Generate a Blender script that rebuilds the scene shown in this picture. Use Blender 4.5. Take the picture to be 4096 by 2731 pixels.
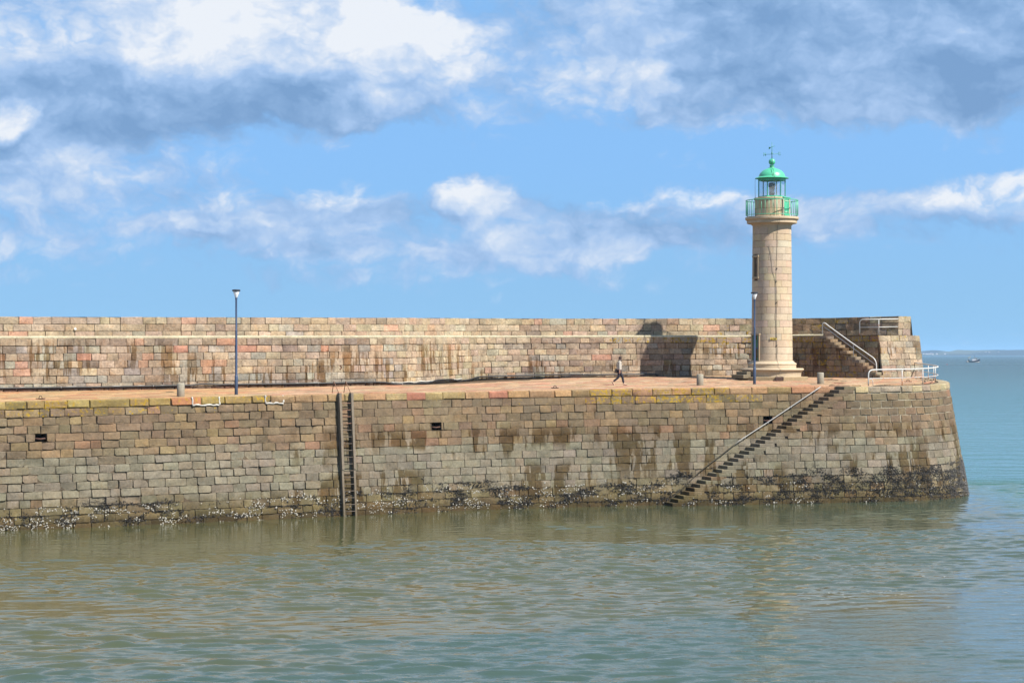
import bpy, math, random
import numpy as np
from mathutils import Vector, Matrix, noise as mnoise

for o in list(bpy.data.objects):
    bpy.data.objects.remove(o)
SC = bpy.context.scene
COL = SC.collection
R = math.radians

# ------------------------------------------------------------------ camera
FPX, CX, EYE, CAMZ = 8000.0, 2048.0, 1413.0, 8.5
cam = bpy.data.cameras.new('camera')
camo = bpy.data.objects.new('camera', cam)
COL.objects.link(camo)
camo.location = (0, 0, CAMZ)
camo.rotation_euler = (R(90), 0, 0)
cam.sensor_width = 36
cam.lens = 36 * FPX / 4096
cam.shift_y = (EYE - 1365.5) / 4096
cam.clip_start, cam.clip_end = 1, 60000
SC.camera = camo

# ------------------------------------------------------------------ light, sky, exposure
SUNV = Vector((1.43, -1.0, 1.935)).normalized()
SUN_EL = math.asin(SUNV.z)
SUN_AZ = math.atan2(SUNV.x, SUNV.y)
sl = bpy.data.lights.new('sun', 'SUN')
sl.energy, sl.angle, sl.color = 5.0, R(0.53), (1.0, 0.93, 0.83)
so = bpy.data.objects.new('sun', sl)
COL.objects.link(so)
so.location = (60, -40, 80)
so.rotation_euler = (-SUNV).to_track_quat('-Z', 'Y').to_euler()
SKY_STRENGTH = 0.13
SC.view_settings.view_transform = 'Standard'
SC.view_settings.look = 'None'
SC.view_settings.exposure = 1.0
SC.view_settings.gamma = 1
SC.cycles.use_denoising = True
SC.cycles.max_bounces = 6
SC.cycles.volume_bounces = 1
SC.cycles.volume_step_rate = 1


class NT:
    """small helper for building node trees"""
    def __init__(s, tree):
        s.t = tree
        tree.nodes.clear()

    def n(s, typ, **kw):
        nd = s.t.nodes.new(typ)
        for k, v in kw.items():
            setattr(nd, k, v)
        return nd

    def put(s, sock, v):
        if v is None:
            return
        if isinstance(v, bpy.types.NodeSocket):
            s.t.links.new(v, sock)
        else:
            sock.default_value = v

    def m(s, op, a, b=None, c=None, clamp=False):
        nd = s.n('ShaderNodeMath', operation=op, use_clamp=clamp)
        for i, v in enumerate((a, b, c)):
            s.put(nd.inputs[i], v)
        return nd.outputs[0]

    def vm(s, op, a, b=None):
        nd = s.n('ShaderNodeVectorMath', operation=op)
        s.put(nd.inputs[0], a)
        s.put(nd.inputs[1], b)
        return nd.outputs[0]

    def mix(s, f, a, b, blend='MIX'):
        nd = s.n('ShaderNodeMix', data_type='RGBA', blend_type=blend)
        s.put(nd.inputs[0], f)
        s.put(nd.inputs[6], a)
        s.put(nd.inputs[7], b)
        return nd.outputs[2]

    def ss(s, x, lo, hi, a=0.0, b=1.0):
        nd = s.n('ShaderNodeMapRange', interpolation_type='SMOOTHSTEP')
        s.put(nd.inputs[0], x)
        for i, v in enumerate((lo, hi, a, b)):
            s.put(nd.inputs[i + 1], v)
        return nd.outputs[0]

    def lin(s, x, lo, hi, a=0.0, b=1.0):
        nd = s.n('ShaderNodeMapRange')
        s.put(nd.inputs[0], x)
        for i, v in enumerate((lo, hi, a, b)):
            s.put(nd.inputs[i + 1], v)
        return nd.outputs[0]

    def noise(s, vec, scale, detail=4, rough=0.55, dist=0.0, color=False):
        nd = s.n('ShaderNodeTexNoise')
        s.put(nd.inputs['Vector'], vec)
        nd.inputs['Scale'].default_value = scale
        nd.inputs['Detail'].default_value = detail
        nd.inputs['Roughness'].default_value = rough
        nd.inputs['Distortion'].default_value = dist
        return nd.outputs['Color' if color else 'Fac']

    def noise2(s, *a, **k):
        o = s.noise(*a, **k)
        o.node.noise_dimensions = '2D'
        return o

    def xyz(s, x, y, z):
        nd = s.n('ShaderNodeCombineXYZ')
        for i, v in enumerate((x, y, z)):
            s.put(nd.inputs[i], v)
        return nd.outputs[0]

    def sep(s, v):
        nd = s.n('ShaderNodeSeparateXYZ')
        s.put(nd.inputs[0], v)
        return nd.outputs


def lin1(c):
    c /= 255.0
    return c / 12.92 if c <= 0.04045 else ((c + 0.055) / 1.055) ** 2.4


DESAT = 0.16
ALB = 0.575     # picture value of a sunlit surface -> its albedo, under this sun and exposure


def S(r, g, b, k=1.0):
    c = (lin1(r) * k * ALB, lin1(g) * k * ALB, lin1(b) * k * ALB)
    y = .3 * c[0] + .55 * c[1] + .15 * c[2]
    return tuple(v + (y - v) * DESAT for v in c)


def S4(r, g, b, k=1.0):
    return (lin1(r) * k, lin1(g) * k, lin1(b) * k, 1.0)


# world: physical sky with a deck of broken cumulus, laid out by direction
W = bpy.data.worlds.new('World')
SC.world = W
W.use_nodes = True
w = NT(W.node_tree)
gen = w.n('ShaderNodeTexCoord').outputs['Generated']
dx, dy, dz = w.sep(gen)
az = w.m('ARCTAN2', dx, dy)
el = w.m('ARCSINE', dz)
skyvec = w.vm('NORMALIZE', w.xyz(dx, dy, w.m('MULTIPLY_ADD', w.m('ABSOLUTE', dz), 0.35, 0.44)))
sky = w.n('ShaderNodeTexSky', sky_type='NISHITA')
sky.sun_disc = False
sky.sun_elevation = SUN_EL
sky.sun_rotation = SUN_AZ
sky.air_density, sky.dust_density, sky.ozone_density = 1.0, 0.25, 1.0
w.put(sky.inputs['Vector'], skyvec)
blue = w.mix(1.0, sky.outputs[0], (0.81, 1.015, 1.045, 1), 'MULTIPLY')
blue = w.mix(w.ss(el, 0.11, 0.01), blue, w.mix(1.0, blue, (1.05, 0.99, 0.87, 1), 'MULTIPLY'))
# cloud coordinates (degrees of azimuth and elevation scaled as in the picture: 1 unit = 1000 px)
cu = w.m('MULTIPLY', az, 8.0)
cv = w.m('MULTIPLY', el, 8.0)
cp = w.xyz(cu, w.m('MULTIPLY', cv, 1.45), 0.0)
warp = w.noise2(cp, 2.0, 5, 0.6, color=True)
wsub = w.vm('SUBTRACT', warp, (0.5, 0.5, 0.5))
wx, wy, _ = w.sep(wsub)
cuw = w.m('MULTIPLY_ADD', wx, 0.42, cu)
cvw = w.m('MULTIPLY_ADD', wy, 0.24, cv)
cpw = w.vm('ADD', cp, w.vm('MULTIPLY', wsub, (0.16, 0.16, 0.0)))
n1 = w.noise2(cpw, 1.9, 7, 0.54)
n2 = w.noise2(w.vm('ADD', cpw, (0.05, 0.11, 0.0)), 1.9, 7, 0.54)   # towards the sun, for relief
relief = w.m('SUBTRACT', n1, n2)
nd = w.m('SUBTRACT', n1, 0.5)


def blob(px, py, rx, ry, soft=0.1):
    """soft ellipse of cloud about a direction"""
    u0, v0 = (px - CX) / 1000.0, (EYE - py) / 1000.0
    a = w.m('MULTIPLY_ADD', cuw, 1000.0 / rx, -u0 * 1000.0 / rx)
    b = w.m('MULTIPLY_ADD', cvw, 1000.0 / ry, -v0 * 1000.0 / ry)
    d = w.m('MULTIPLY_ADD', a, a, w.m('MULTIPLY', b, b))
    return w.ss(d, 1.0, soft)


def total(lst):
    acc = 0.0
    for f, k in lst:
        acc = w.m('MULTIPLY_ADD', f, k, acc)
    return acc


# cover: where cloud stands; bright: lit tops; dark: grey undersides
above = w.ss(cv, 1.3, 1.9, 0.0, 0.8)
around = w.m('MULTIPLY', w.ss(w.m('ABSOLUTE', cu), 2.3, 3.4), w.ss(cv, 0.25, 0.8, 0.0, 0.62))
cover = total([
    (blob(250, 150, 1700, 480), 0.95), (blob(1250, 150, 900, 420), 0.75), (blob(800, 420, 1350, 230), 0.8),
    (blob(40, 500, 260, 120), 0.5), (blob(250, 800, 1050, 320), 0.82), (blob(100, 640, 500, 200), 0.3), (blob(1420, 440, 420, 120), 0.5),
    (blob(2450, 220, 900, 400), 0.72), (blob(3350, 160, 1350, 470), 0.95), (blob(3950, 300, 800, 360), 0.6),
    (blob(2750, 500, 460, 90), 0.4), (blob(3500, 430, 620, 150), 0.45),
    (blob(1890, 770, 200, 140, .25), 0.8), (blob(1360, 830, 360, 150), 0.5), (blob(1750, 930, 1250, 200), 0.64),
    (blob(2750, 890, 1000, 190), 0.58), (blob(1500, 1060, 1100, 140), 0.36), (blob(2600, 1020, 1000, 140), 0.34),
    (blob(4000, 800, 620, 150), 0.66), (blob(3450, 870, 600, 130), 0.4), (blob(3900, 980, 520, 80), 0.2),
    (blob(850, 920, 520, 80), 0.4), (blob(150, 1090, 420, 50), 0.2), (blob(1400, 1130, 420, 50), 0.16)])
cover = w.m('ADD', cover, w.m('ADD', above, around))
lobes = w.n('ShaderNodeTexVoronoi', feature='F1', voronoi_dimensions='2D')
w.put(lobes.inputs['Vector'], w.vm('ADD', cp, w.vm('MULTIPLY', wsub, (0.34, 0.34, 0.0))))
lobes.inputs['Scale'].default_value = 8.0
lobes.inputs['Detail'].default_value = 2.5
lobes.inputs['Roughness'].default_value = 0.6
fd = w.m('SUBTRACT', 0.36, lobes.outputs['Distance'])
dens = w.m('MULTIPLY_ADD', nd, 0.95, cover)
dens = w.m('MULTIPLY_ADD', fd, 0.45, dens)
alpha = w.m('MULTIPLY', w.ss(dens, -0.06, 0.82), 0.95)
bright = total([
    (blob(1200, 110, 900, 330), 0.62), (blob(500, 150, 700, 230), 0.34), (blob(1620, 210, 420, 260), 0.40), (blob(0, 200, 500, 200), 0.3),
    (blob(40, 490, 190, 100), 0.8), (blob(1450, 450, 330, 90), 0.55), (blob(1890, 765, 190, 120, .1), 0.8),
    (blob(1340, 780, 240, 80), 0.5), (blob(2430, 250, 340, 280), 0.42), (blob(2560, 350, 180, 130), 0.22),
    (blob(2600, 785, 480, 60), 0.5), (blob(2870, 785, 200, 50), 0.3), (blob(4050, 760, 460, 100), 0.55),
    (blob(300, 800, 820, 230), 0.28), (blob(2100, 950, 1000, 140), 0.22), (blob(900, 905, 340, 50), 0.35), (blob(3400, 430, 500, 120), 0.2)])
dark = total([
    (blob(850, 470, 1250, 190), 0.40), (blob(1050, 490, 520, 120), 0.20), (blob(100, 380, 700, 100), 0.2),
    (blob(3500, 200, 1200, 360), 0.30), (blob(4080, 400, 560, 200), 0.42), (blob(2950, 130, 600, 260), 0.16),
    (blob(2000, 870, 700, 80), 0.10), (blob(60, 600, 300, 80), 0.30), (blob(3700, 910, 600, 60), 0.12)])
lightness = w.m('MULTIPLY_ADD', w.m('MULTIPLY_ADD', dark, -0.74, bright), 0.68, 0.52)
lightness = w.m('MULTIPLY_ADD', fd, 0.20, lightness)
bank = w.m('MULTIPLY', w.ss(cv, 1.35, 1.6), w.ss(cv, 3.6, 2.4))
lightness = w.m('MULTIPLY_ADD', bank, 0.55, lightness)
lightness = w.m('MULTIPLY_ADD', relief, 1.3, lightness)
lightness = w.m('MULTIPLY_ADD', nd, 0.30, lightness, clamp=True)
cr = w.n('ShaderNodeValToRGB')
w.put(cr.inputs[0], lightness)
els = cr.color_ramp.elements
els[0].position, els[0].color = 0.0, S4(124, 161, 205)
els[1].position, els[1].color = 1.0, S4(240, 244, 250)
for p, c in ((0.25, (143, 178, 220)), (0.5, (168, 198, 237)), (0.75, (200, 218, 243))):
    e = els.new(p)
    e.color = S4(*c)
CK = 0.50 / SKY_STRENGTH
ccol = w.mix(1.0, cr.outputs[0], (CK, CK, CK, 1), 'MULTIPLY')
final = w.mix(alpha, blue, ccol)
bg = w.n('ShaderNodeBackground')
w.put(bg.inputs[0], final)
bg.inputs[1].default_value = SKY_STRENGTH
w.put(w.n('ShaderNodeOutputWorld').inputs[0], bg.outputs[0])

# ------------------------------------------------------------------ geometry helpers
rng = random.Random(7)


def unproj(px, py, D):
    return Vector(((px - CX) / FPX * D, D, CAMZ + (EYE - py) / FPX * D))


def toppx(x, y):
    return CX + FPX * x / y


class MB:
    """collects faces with a colour and a surface coordinate per vertex; build() links ONE mesh object"""
    def __init__(s):
        s.v, s.f, s.c, s.q, s.sm = [], [], [], [], []

    def add(s, verts, faces, col=(1, 1, 1, 0), sz=(0, 0, 0), smooth=False):
        b = len(s.v)
        s.v += [tuple(p) for p in verts]
        s.f += [tuple(b + i for i in f) for f in faces]
        if isinstance(col, list):
            s.c += col
        else:
            s.c += [tuple(col) if len(col) == 4 else tuple(col) + (0.0,)] * len(verts)
        if isinstance(sz, list):
            s.q += sz
        else:
            s.q += [sz] * len(verts)
        s.sm += [smooth] * len(faces)
        return s

    def join(s, o):
        b = len(s.v)
        s.v += o.v
        s.f += [tuple(b + i for i in f) for f in o.f]
        s.c += o.c
        s.q += o.q
        s.sm += o.sm
        return s

    # --- shapes
    def box(s, c, size, rot=None, col=(1, 1, 1, 0), bev=0.0):
        hx, hy, hz = (v / 2 for v in size)
        c = Vector(c)
        rot = rot or Matrix.Identity(3)
        if bev <= 0:
            P = [(x, y, z) for z in (-hz, hz) for y in (-hy, hy) for x in (-hx, hx)]
            F = [(0, 2, 3, 1), (4, 5, 7, 6), (0, 1, 5, 4), (2, 6, 7, 3), (0, 4, 6, 2), (1, 3, 7, 5)]
        else:
            b = min(bev, hx * .9, hy * .9, hz * .9)
            P, F = [], []
            rings = [(-hz, b), (-hz + b, 0), (hz - b, 0), (hz, b)]
            for z, i in rings:
                x, y = hx - i, hy - i
                k = b * (0.5 if i == 0 else 0.3)
                P += [(-x + k, -y, z), (x - k, -y, z), (x, -y + k, z), (x, y - k, z), (x - k, y, z), (-x + k, y, z), (-x, y - k, z), (-x, -y + k, z)]
            for r in range(3):
                for i in range(8):
                    j = (i + 1) % 8
                    F.append((r * 8 + i, r * 8 + j, r * 8 + 8 + j, r * 8 + 8 + i))
            F.append(tuple(range(7, -1, -1)))
            F.append(tuple(range(24, 32)))
        return s.add([c + rot @ Vector(p) for p in P], F, col)

    def tube(s, pts, r, n=8, col=(1, 1, 1, 0), cap=True, smooth=True, cols=None):
        pts = [Vector(p) for p in pts]
        m = len(pts)
        rr = r if isinstance(r, (list, tuple)) else [r] * m
        up = None
        V, F, CC = [], [], []
        for i, p in enumerate(pts):
            d = (pts[min(i + 1, m - 1)] - pts[max(i - 1, 0)]).normalized()
            if up is None:
                up = Vector((0, 0, 1)) if abs(d.z) < .9 else Vector((0, 1, 0))
            a = d.cross(up).normalized()
            b = a.cross(d).normalized()
            up = b
            for k in range(n):
                t = 2 * math.pi * k / n
                V.append(p + (a * math.cos(t) + b * math.sin(t)) * rr[i])
                CC.append((tuple(cols[i]) + (0.0,))[:4] if cols else (tuple(col) + (0.0,))[:4])
        for i in range(m - 1):
            for k in range(n):
                j = (k + 1) % n
                F.append((i * n + k, i * n + j, i * n + n + j, i * n + n + k))
        if cap:
            F.append(tuple(range(n - 1, -1, -1)))
            F.append(tuple((m - 1) * n + k for k in range(n)))
        return s.add(V, F, CC, smooth=smooth)

    def lathe(s, prof, c=(0, 0, 0), n=32, col=(1, 1, 1, 0), smooth=True, a0=0.0, cols=None):
        c = Vector(c)
        V, F, CC = [], [], []
        for i, (r, z) in enumerate(prof):
            for k in range(n):
                t = a0 + 2 * math.pi * k / n
                V.append(c + Vector((r * math.sin(t), -r * math.cos(t), z)))
                CC.append((tuple(cols[i] if cols else col) + (0.0,))[:4])
        for i in range(len(prof) - 1):
            for k in range(n):
                j = (k + 1) % n
                F.append((i * n + k, i * n + j, i * n + n + j, i * n + n + k))
        F.append(tuple(range(n - 1, -1, -1)))
        F.append(tuple((len(prof) - 1) * n + k for k in range(n)))
        return s.add(V, F, CC, smooth=smooth)

    def build(s, name, mat, parent=None, smooth_angle=None):
        me = bpy.data.meshes.new(name)
        me.from_pydata(s.v, [], s.f)
        me.polygons.foreach_set('use_smooth', s.sm)
        a = me.color_attributes.new('Col', 'FLOAT_COLOR', 'POINT')
        a.data.foreach_set('color', np.asarray(s.c, dtype=np.float32).ravel())
        q = me.attributes.new('sz', 'FLOAT_VECTOR', 'POINT')
        q.data.foreach_set('vector', np.asarray(s.q, dtype=np.float32).ravel())
        me.materials.append(mat)
        if smooth_angle is not None:
            me.set_sharp_from_angle(angle=smooth_angle)
        o = bpy.data.objects.new(name, me)
        COL.objects.link(o)
        if parent is not None:
            o.parent = parent
            o.matrix_parent_inverse = Matrix.Translation(-Vector(parent.location)) if parent.location.length else Matrix.Identity(4)
        return o


def tag(o, label=None, cat=None, group=None, kind=None):
    for k, v in (('label', label), ('category', cat), ('group', group), ('kind', kind)):
        if v:
            o[k] = v
    return o


def empty(name, loc=(0, 0, 0)):
    o = bpy.data.objects.new(name, None)
    o.empty_display_size = 0.3
    o.location = loc
    COL.objects.link(o)
    return o


def catmull(P, step=0.25):
    P = [np.array(p, float) for p in P]
    out = []
    for i in range(len(P) - 1):
        p0, p1, p2, p3 = P[max(i - 1, 0)], P[i], P[i + 1], P[min(i + 2, len(P) - 1)]
        n = max(2, int(np.linalg.norm(p2[:2] - p1[:2]) / step))
        for k in range(n):
            t = k / n
            out.append(0.5 * (2 * p1 + (p2 - p0) * t + (2 * p0 - 5 * p1 + 4 * p2 - p3) * t * t + (3 * p1 - p0 - 3 * p2 + p3) * t ** 3))
    out.append(P[-1])
    return np.array(out)


class Path:
    """plan curve (x, y, extra heights...) by arc length; the outward side faces the viewer"""
    def __init__(s, P, smooth=True):
        A = catmull(P) if smooth else np.array(P, float)
        s.A = A
        seg = np.hypot(np.diff(A[:, 0]), np.diff(A[:, 1]))
        s.S = np.concatenate([[0], np.cumsum(seg)])
        s.L = s.S[-1]
        T = np.gradient(A[:, :2], s.S, axis=0) if len(A) > 2 else np.repeat([(A[-1] - A[0])[:2]], len(A), 0)
        T /= np.linalg.norm(T, axis=1)[:, None]
        s.Nx, s.Ny = T[:, 1], -T[:, 0]

    def v(s, q, i):
        return float(np.interp(q, s.S, s.A[:, i]))

    def xy(s, q):
        return s.v(q, 0), s.v(q, 1)

    def nrm(s, q):
        a, b = float(np.interp(q, s.S, s.Nx)), float(np.interp(q, s.S, s.Ny))
        l = math.hypot(a, b)
        return a / l, b / l

    def at_px(s, px):
        m = int(s.A[:, 0].argmax()) + 1
        p = CX + FPX * s.A[:m, 0] / s.A[:m, 1]
        return float(np.interp(px, p, s.S[:m])) if np.all(np.diff(p) > 0) else float(s.S[int(np.argmin(np.abs(p - px)))])

    def px(s, q):
        x, y = s.xy(q)
        return toppx(x, y)


# ------------------------------------------------------------------ plan of the jetty (metres; water at z = 0)
# front edge of the quay, x, y, z of the top of the coping
LEFT = Path([(-52, 80.9, 5.8), (-45, 85, 5.9), (-35, 90.6, 6.02), (-24.63, 96.2, 6.17), (-18.84, 99.3, 6.25), (-13.1, 102.6, 6.33),
             (-3.36, 108.4, 6.40), (1.5, 110.5, 6.45), (6.32, 112.1, 6.5), (13.48, 114.3, 6.56), (19.6, 116.0, 6.62)])
HEAD = Path([(8.2, 111.45, 6.52), (13.5, 113.05, 6.56), (18.5, 114.5, 6.59), (21.5, 115.5, 6.61), (24.0, 117.1, 6.64), (25.8, 119.3, 6.71),
             (26.6, 122, 6.79), (26.75, 125, 6.88), (26.4, 128, 6.98), (25.2, 131.0, 7.0), (22.5, 133.8, 7.0)])
# foot of the parapet, x, y, z foot, z ledge
W1 = Path([(-54, 91.5, 6.2, 9.1), (-40.5, 98.7, 6.33, 9.2), (-27.1, 105.9, 6.46, 9.28), (-20.9, 108.7, 6.51, 9.31), (-14.6, 111.7, 6.59, 9.35),
           (-9.3, 114.6, 6.64, 9.38), (-6.4, 116.8, 6.68, 9.41), (-4.5, 120.0, 6.74, 9.43), (-2.9, 123, 6.82, 9.46), (-.6, 125.5, 6.9, 9.48),
           (6.9, 128, 6.98, 9.52), (14.2, 130.3, 7.05, 9.54), (16.3, 129.85, 7.04, 9.56), (17.9, 128.65, 7.0, 9.57), (18.9, 127.9, 6.98, 9.585),
           (22.5, 125.2, 6.95, 9.62), (23.0, 124.82, 6.95, 9.625)])
# foot of the upper parapet, x, y, z foot (ledge), z top
W3 = Path([(-54.7, 92.8, 9.1, 10.3), (-41.2, 100.0, 9.2, 10.4), (-27.8, 107.2, 9.28, 10.47), (-21.5, 110.0, 9.31, 10.5), (-15.2, 113.0, 9.35, 10.54),
           (-10.1, 115.8, 9.38, 10.57), (-7.6, 117.7, 9.41, 10.6), (-5.8, 120.7, 9.43, 10.64), (-4.1, 123.9, 9.46, 10.69), (-1.5, 126.7, 9.48, 10.72),
           (6.5, 129.4, 9.52, 10.75), (14.0, 131.8, 9.54, 10.81), (16.9, 131.6, 9.56, 10.8), (18.7, 130.7, 9.57, 10.79), (20.4, 129.75, 9.59, 10.8),
           (22.5, 128.4, 9.61, 10.83), (24.55, 127.05, 9.63, 10.87)])
STA = (19.83, 127.2)   # head of the parapet stair on W1
W2 = Path([(20.35, 127.98, 6.97, 9.59), (21.7, 126.87, 6.96, 9.61), (23.05, 125.75, 6.96, 9.63)], smooth=False)
WE = Path([(23.05, 125.75, 6.96, 9.63), (24.6, 127.03, 6.97, 9.64), (26.15, 128.3, 6.98, 9.64)], smooth=False)
WU = Path([(24.55, 127.05, 9.64, 10.87), (25.0, 127.45, 9.64, 10.87), (25.5, 127.9, 9.64, 10.87)], smooth=False)


def bat_left(s):
    return 0.085


def bat_head(s):
    return float(np.interp(HEAD.v(s, 0), [9.0, 19.0, 25.0], [0.085, 0.10, 0.176])) if HEAD.v(s, 1) < 121 else 0.176




def front_y(x):
    i = HEAD.A[:, 0].argmax()
    if x > 19.4:
        return float(np.interp(x, HEAD.A[:i + 1, 0], HEAD.A[:i + 1, 1])), float(np.interp(x, HEAD.A[:i + 1, 0], HEAD.A[:i + 1, 2]))
    return float(np.interp(x, LEFT.A[:, 0], LEFT.A[:, 1])), float(np.interp(x, LEFT.A[:, 0], LEFT.A[:, 2]))


def back_y(x):
    if x > 23.0:
        i = HEAD.A[:, 0].argmax()
        xb = HEAD.A[i:, 0][::-1]
        return min(128.3, 125.0 + (x - 23.0) * 1.05) + 0.3, 6.97
    return float(np.interp(x, W1.A[:, 0], W1.A[:, 1])), float(np.interp(x, W1.A[:, 0], W1.A[:, 2]))


def deck_z(x, y):
    yf, zf = front_y(x)
    yb, zb = back_y(x)
    t = (y - yf) / max(yb - yf, 1.0)
    return zf + (zb - zf) * min(max(t, -0.1), 1.3)


def on_deck(px, py):
    best = None
    for i in range(0, 3600):
        D = 92 + i * 0.012
        p = unproj(px, py, D)
        e = abs(p.z - deck_z(p.x, p.y))
        yf, _ = front_y(p.x)
        if p.y < yf - 0.5:
            continue
        if best is None or e < best[0]:
            best = (e, p)
    return best[1]


# ------------------------------------------------------------------ materials
def mat(name):
    m = bpy.data.materials.new(name)
    m.use_nodes = True
    t = NT(m.node_tree)
    out = t.n('ShaderNodeOutputMaterial')
    p = t.n('ShaderNodeBsdfPrincipled')
    t.put(out.inputs[0], p.outputs[0])
    return m, t, p


def attr(t, name):
    return t.n('ShaderNodeAttribute', attribute_name=name)


def stone_mat(name, streak=(0, 0, 0, 0), streak_col=(0.42, 0.33, 0.22), algae=False, bump=0.5, lichen=(0.26, 0.165, 0.010), vary=1.0, tide=False, streak_x=1.6, weep=None):
    m, t, p = mat(name)
    pos = t.n('ShaderNodeNewGeometry').outputs['Position']
    a = attr(t, 'Col')
    q = t.sep(attr(t, 'sz').outputs['Vector'])
    base = a.outputs['Color']
    nb = t.noise(pos, 2.3, 5, 0.6)
    nm = t.noise(pos, 9.0, 6, 0.65)
    nf = t.noise(pos, 42.0, 4, 0.7)
    k = t.m('MULTIPLY', t.lin(nb, 0.3, 0.7, 1 - .2 * vary, 1 + .2 * vary), t.lin(nm, 0.25, 0.75, 1 - .42 * vary, 1 + .40 * vary))
    k = t.m('MULTIPLY', k, t.lin(nf, 0.25, 0.75, 1 - .3 * vary, 1 + .3 * vary))
    base = t.mix(1.0, base, t.xyz(k, k, k), 'MULTIPLY')
    # broad weathering that ignores the joints
    br = t.noise(t.vm('ADD', pos, (2.2, 7.1, 3.3)), 0.55, 5, 0.62)
    bk = t.lin(br, 0.3, 0.7, 1 - .26 * vary, 1 + .24 * vary)
    base = t.mix(1.0, base, t.xyz(bk, bk, bk), 'MULTIPLY')
    # hue drift, warm and cool grains
    hn = t.noise(pos, 5.5, 3, 0.6, color=True)
    base = t.mix(0.16 * vary, base, t.mix(1.0, base, t.vm('SCALE', hn), 'MULTIPLY')) if False else base
    warm = t.ss(t.noise(t.vm('ADD', pos, (13.1, 4.2, 7.7)), 3.1, 4, 0.6), 0.5, 0.72)
    base = t.mix(t.m('MULTIPLY', warm, 0.35 * vary), base, t.mix(1.0, base, (1.22, 0.93, 0.66, 1), 'MULTIPLY'))
    if streak[0] > 0:
        sc = t.xyz(t.m('MULTIPLY', q[0], streak_x), t.m('MULTIPLY', q[1], 0.16), t.m('MULTIPLY', q[2], 0.012))
        sn = t.noise(sc, 1.0, 5, 0.6, 0.35)
        gate = t.noise(t.xyz(t.m('MULTIPLY', q[0], 0.16), t.m('MULTIPLY', q[1], 0.5), 3.3), 1.0, 2, 0.5)
        sm = t.m('MULTIPLY', t.ss(sn, streak[2], streak[2] + 0.035), t.ss(gate, 0.40, 0.54))
        if streak[1] != 0:      # height band: full between the two heights
            sm = t.m('MULTIPLY', sm, t.m('MULTIPLY', t.ss(q[1], streak[1], streak[1] + 0.5), t.ss(q[1], streak[3], streak[3] - 0.9)))
        if weep is not None:
            sm = t.m('MULTIPLY', sm, t.ss(t.sep(pos)[0], weep, weep + 2.0))
        base = t.mix(t.m('MULTIPLY', sm, streak[0]), base, t.mix(1.0, base, streak_col + (1,), 'MULTIPLY'))
    if tide:
        # weed and slime of the tidal zone: olive below, dark and wet at the waterline
        zz = t.m('MULTIPLY_ADD', t.m('SUBTRACT', nb, 0.5), 1.6, q[1])
        f = t.ss(zz, 1.7, 0.5)
        base = t.mix(t.m('MULTIPLY', f, 0.8), base, t.mix(1.0, base, (0.74, 0.68, 0.44, 1), 'MULTIPLY'))
        wet = t.ss(t.m('MULTIPLY_ADD', t.m('SUBTRACT', nm, 0.5), 0.25, q[1]), 0.75, 0.10)
        base = t.mix(t.m('MULTIPLY', wet, 0.95), base, t.mix(1.0, base, (0.44, 0.40, 0.31, 1), 'MULTIPLY'))
        bn = t.ss(t.n('ShaderNodeTexVoronoi').outputs[0], 0, 1) if False else None
    if lichen:
        ln = t.noise(t.vm('ADD', pos, (5.5, 1.7, 9.1)), 6.0, 6, 0.68)
        th = t.m('SUBTRACT', 0.74, t.m('MULTIPLY', a.outputs['Alpha'], 0.42))
        lm = t.ss(t.m('SUBTRACT', ln, th), 0.0, 0.05)
        lm = t.m('MULTIPLY', lm, t.ss(a.outputs['Alpha'], 0.02, 0.12))
        base = t.mix(t.m('MULTIPLY', lm, 0.85), base, lichen + (1,))
    t.put(p.inputs['Base Color'], base)
    p.inputs['Roughness'].default_value = 0.88
    p.inputs['Specular IOR Level'].default_value = 0.25
    h = t.m('ADD', t.m('MULTIPLY', nm, 0.65), t.m('MULTIPLY', nf, 0.35))
    b = t.n('ShaderNodeBump')
    b.inputs['Strength'].default_value = bump
    b.inputs['Distance'].default_value = 0.06
    t.put(b.inputs['Height'], h)
    t.put(p.inputs['Normal'], b.outputs[0])
    return m


def paint_mat(name, rough=0.5, metal=0.0, rust=0.0, grain=0.12, scale=8.0):
    """painted or plain surface whose colour is the Col attribute, with dirt and optional rust blooms (Col alpha)"""
    m, t, p = mat(name)
    pos = t.n('ShaderNodeNewGeometry').outputs['Position']
    a = attr(t, 'Col')
    nm = t.noise(pos, scale, 6, 0.65)
    k = t.lin(nm, 0.25, 0.75, 1 - grain, 1 + grain)
    base = t.mix(1.0, a.outputs['Color'], t.xyz(k, k, k), 'MULTIPLY')
    if rust:
        rn = t.noise(t.vm('ADD', pos, (3.3, 8.8, 1.1)), 9.0, 5, 0.7)
        f = t.ss(t.m('ADD', rn, t.m('MULTIPLY', a.outputs['Alpha'], 0.45)), 0.78, 0.86)
        base = t.mix(f, base, t.mix(nm, (0.36, 0.10, 0.025, 1), (0.62, 0.22, 0.06, 1)))
    t.put(p.inputs['Base Color'], base)
    p.inputs['Roughness'].default_value = rough
    p.inputs['Metallic'].default_value = metal
    b = t.n('ShaderNodeBump')
    b.inputs['Strength'].default_value = 0.15
    b.inputs['Distance'].default_value = 0.01
    t.put(b.inputs['Height'], t.noise(pos, 30.0, 4, 0.6))
    t.put(p.inputs['Normal'], b.outputs[0])
    return m


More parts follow.
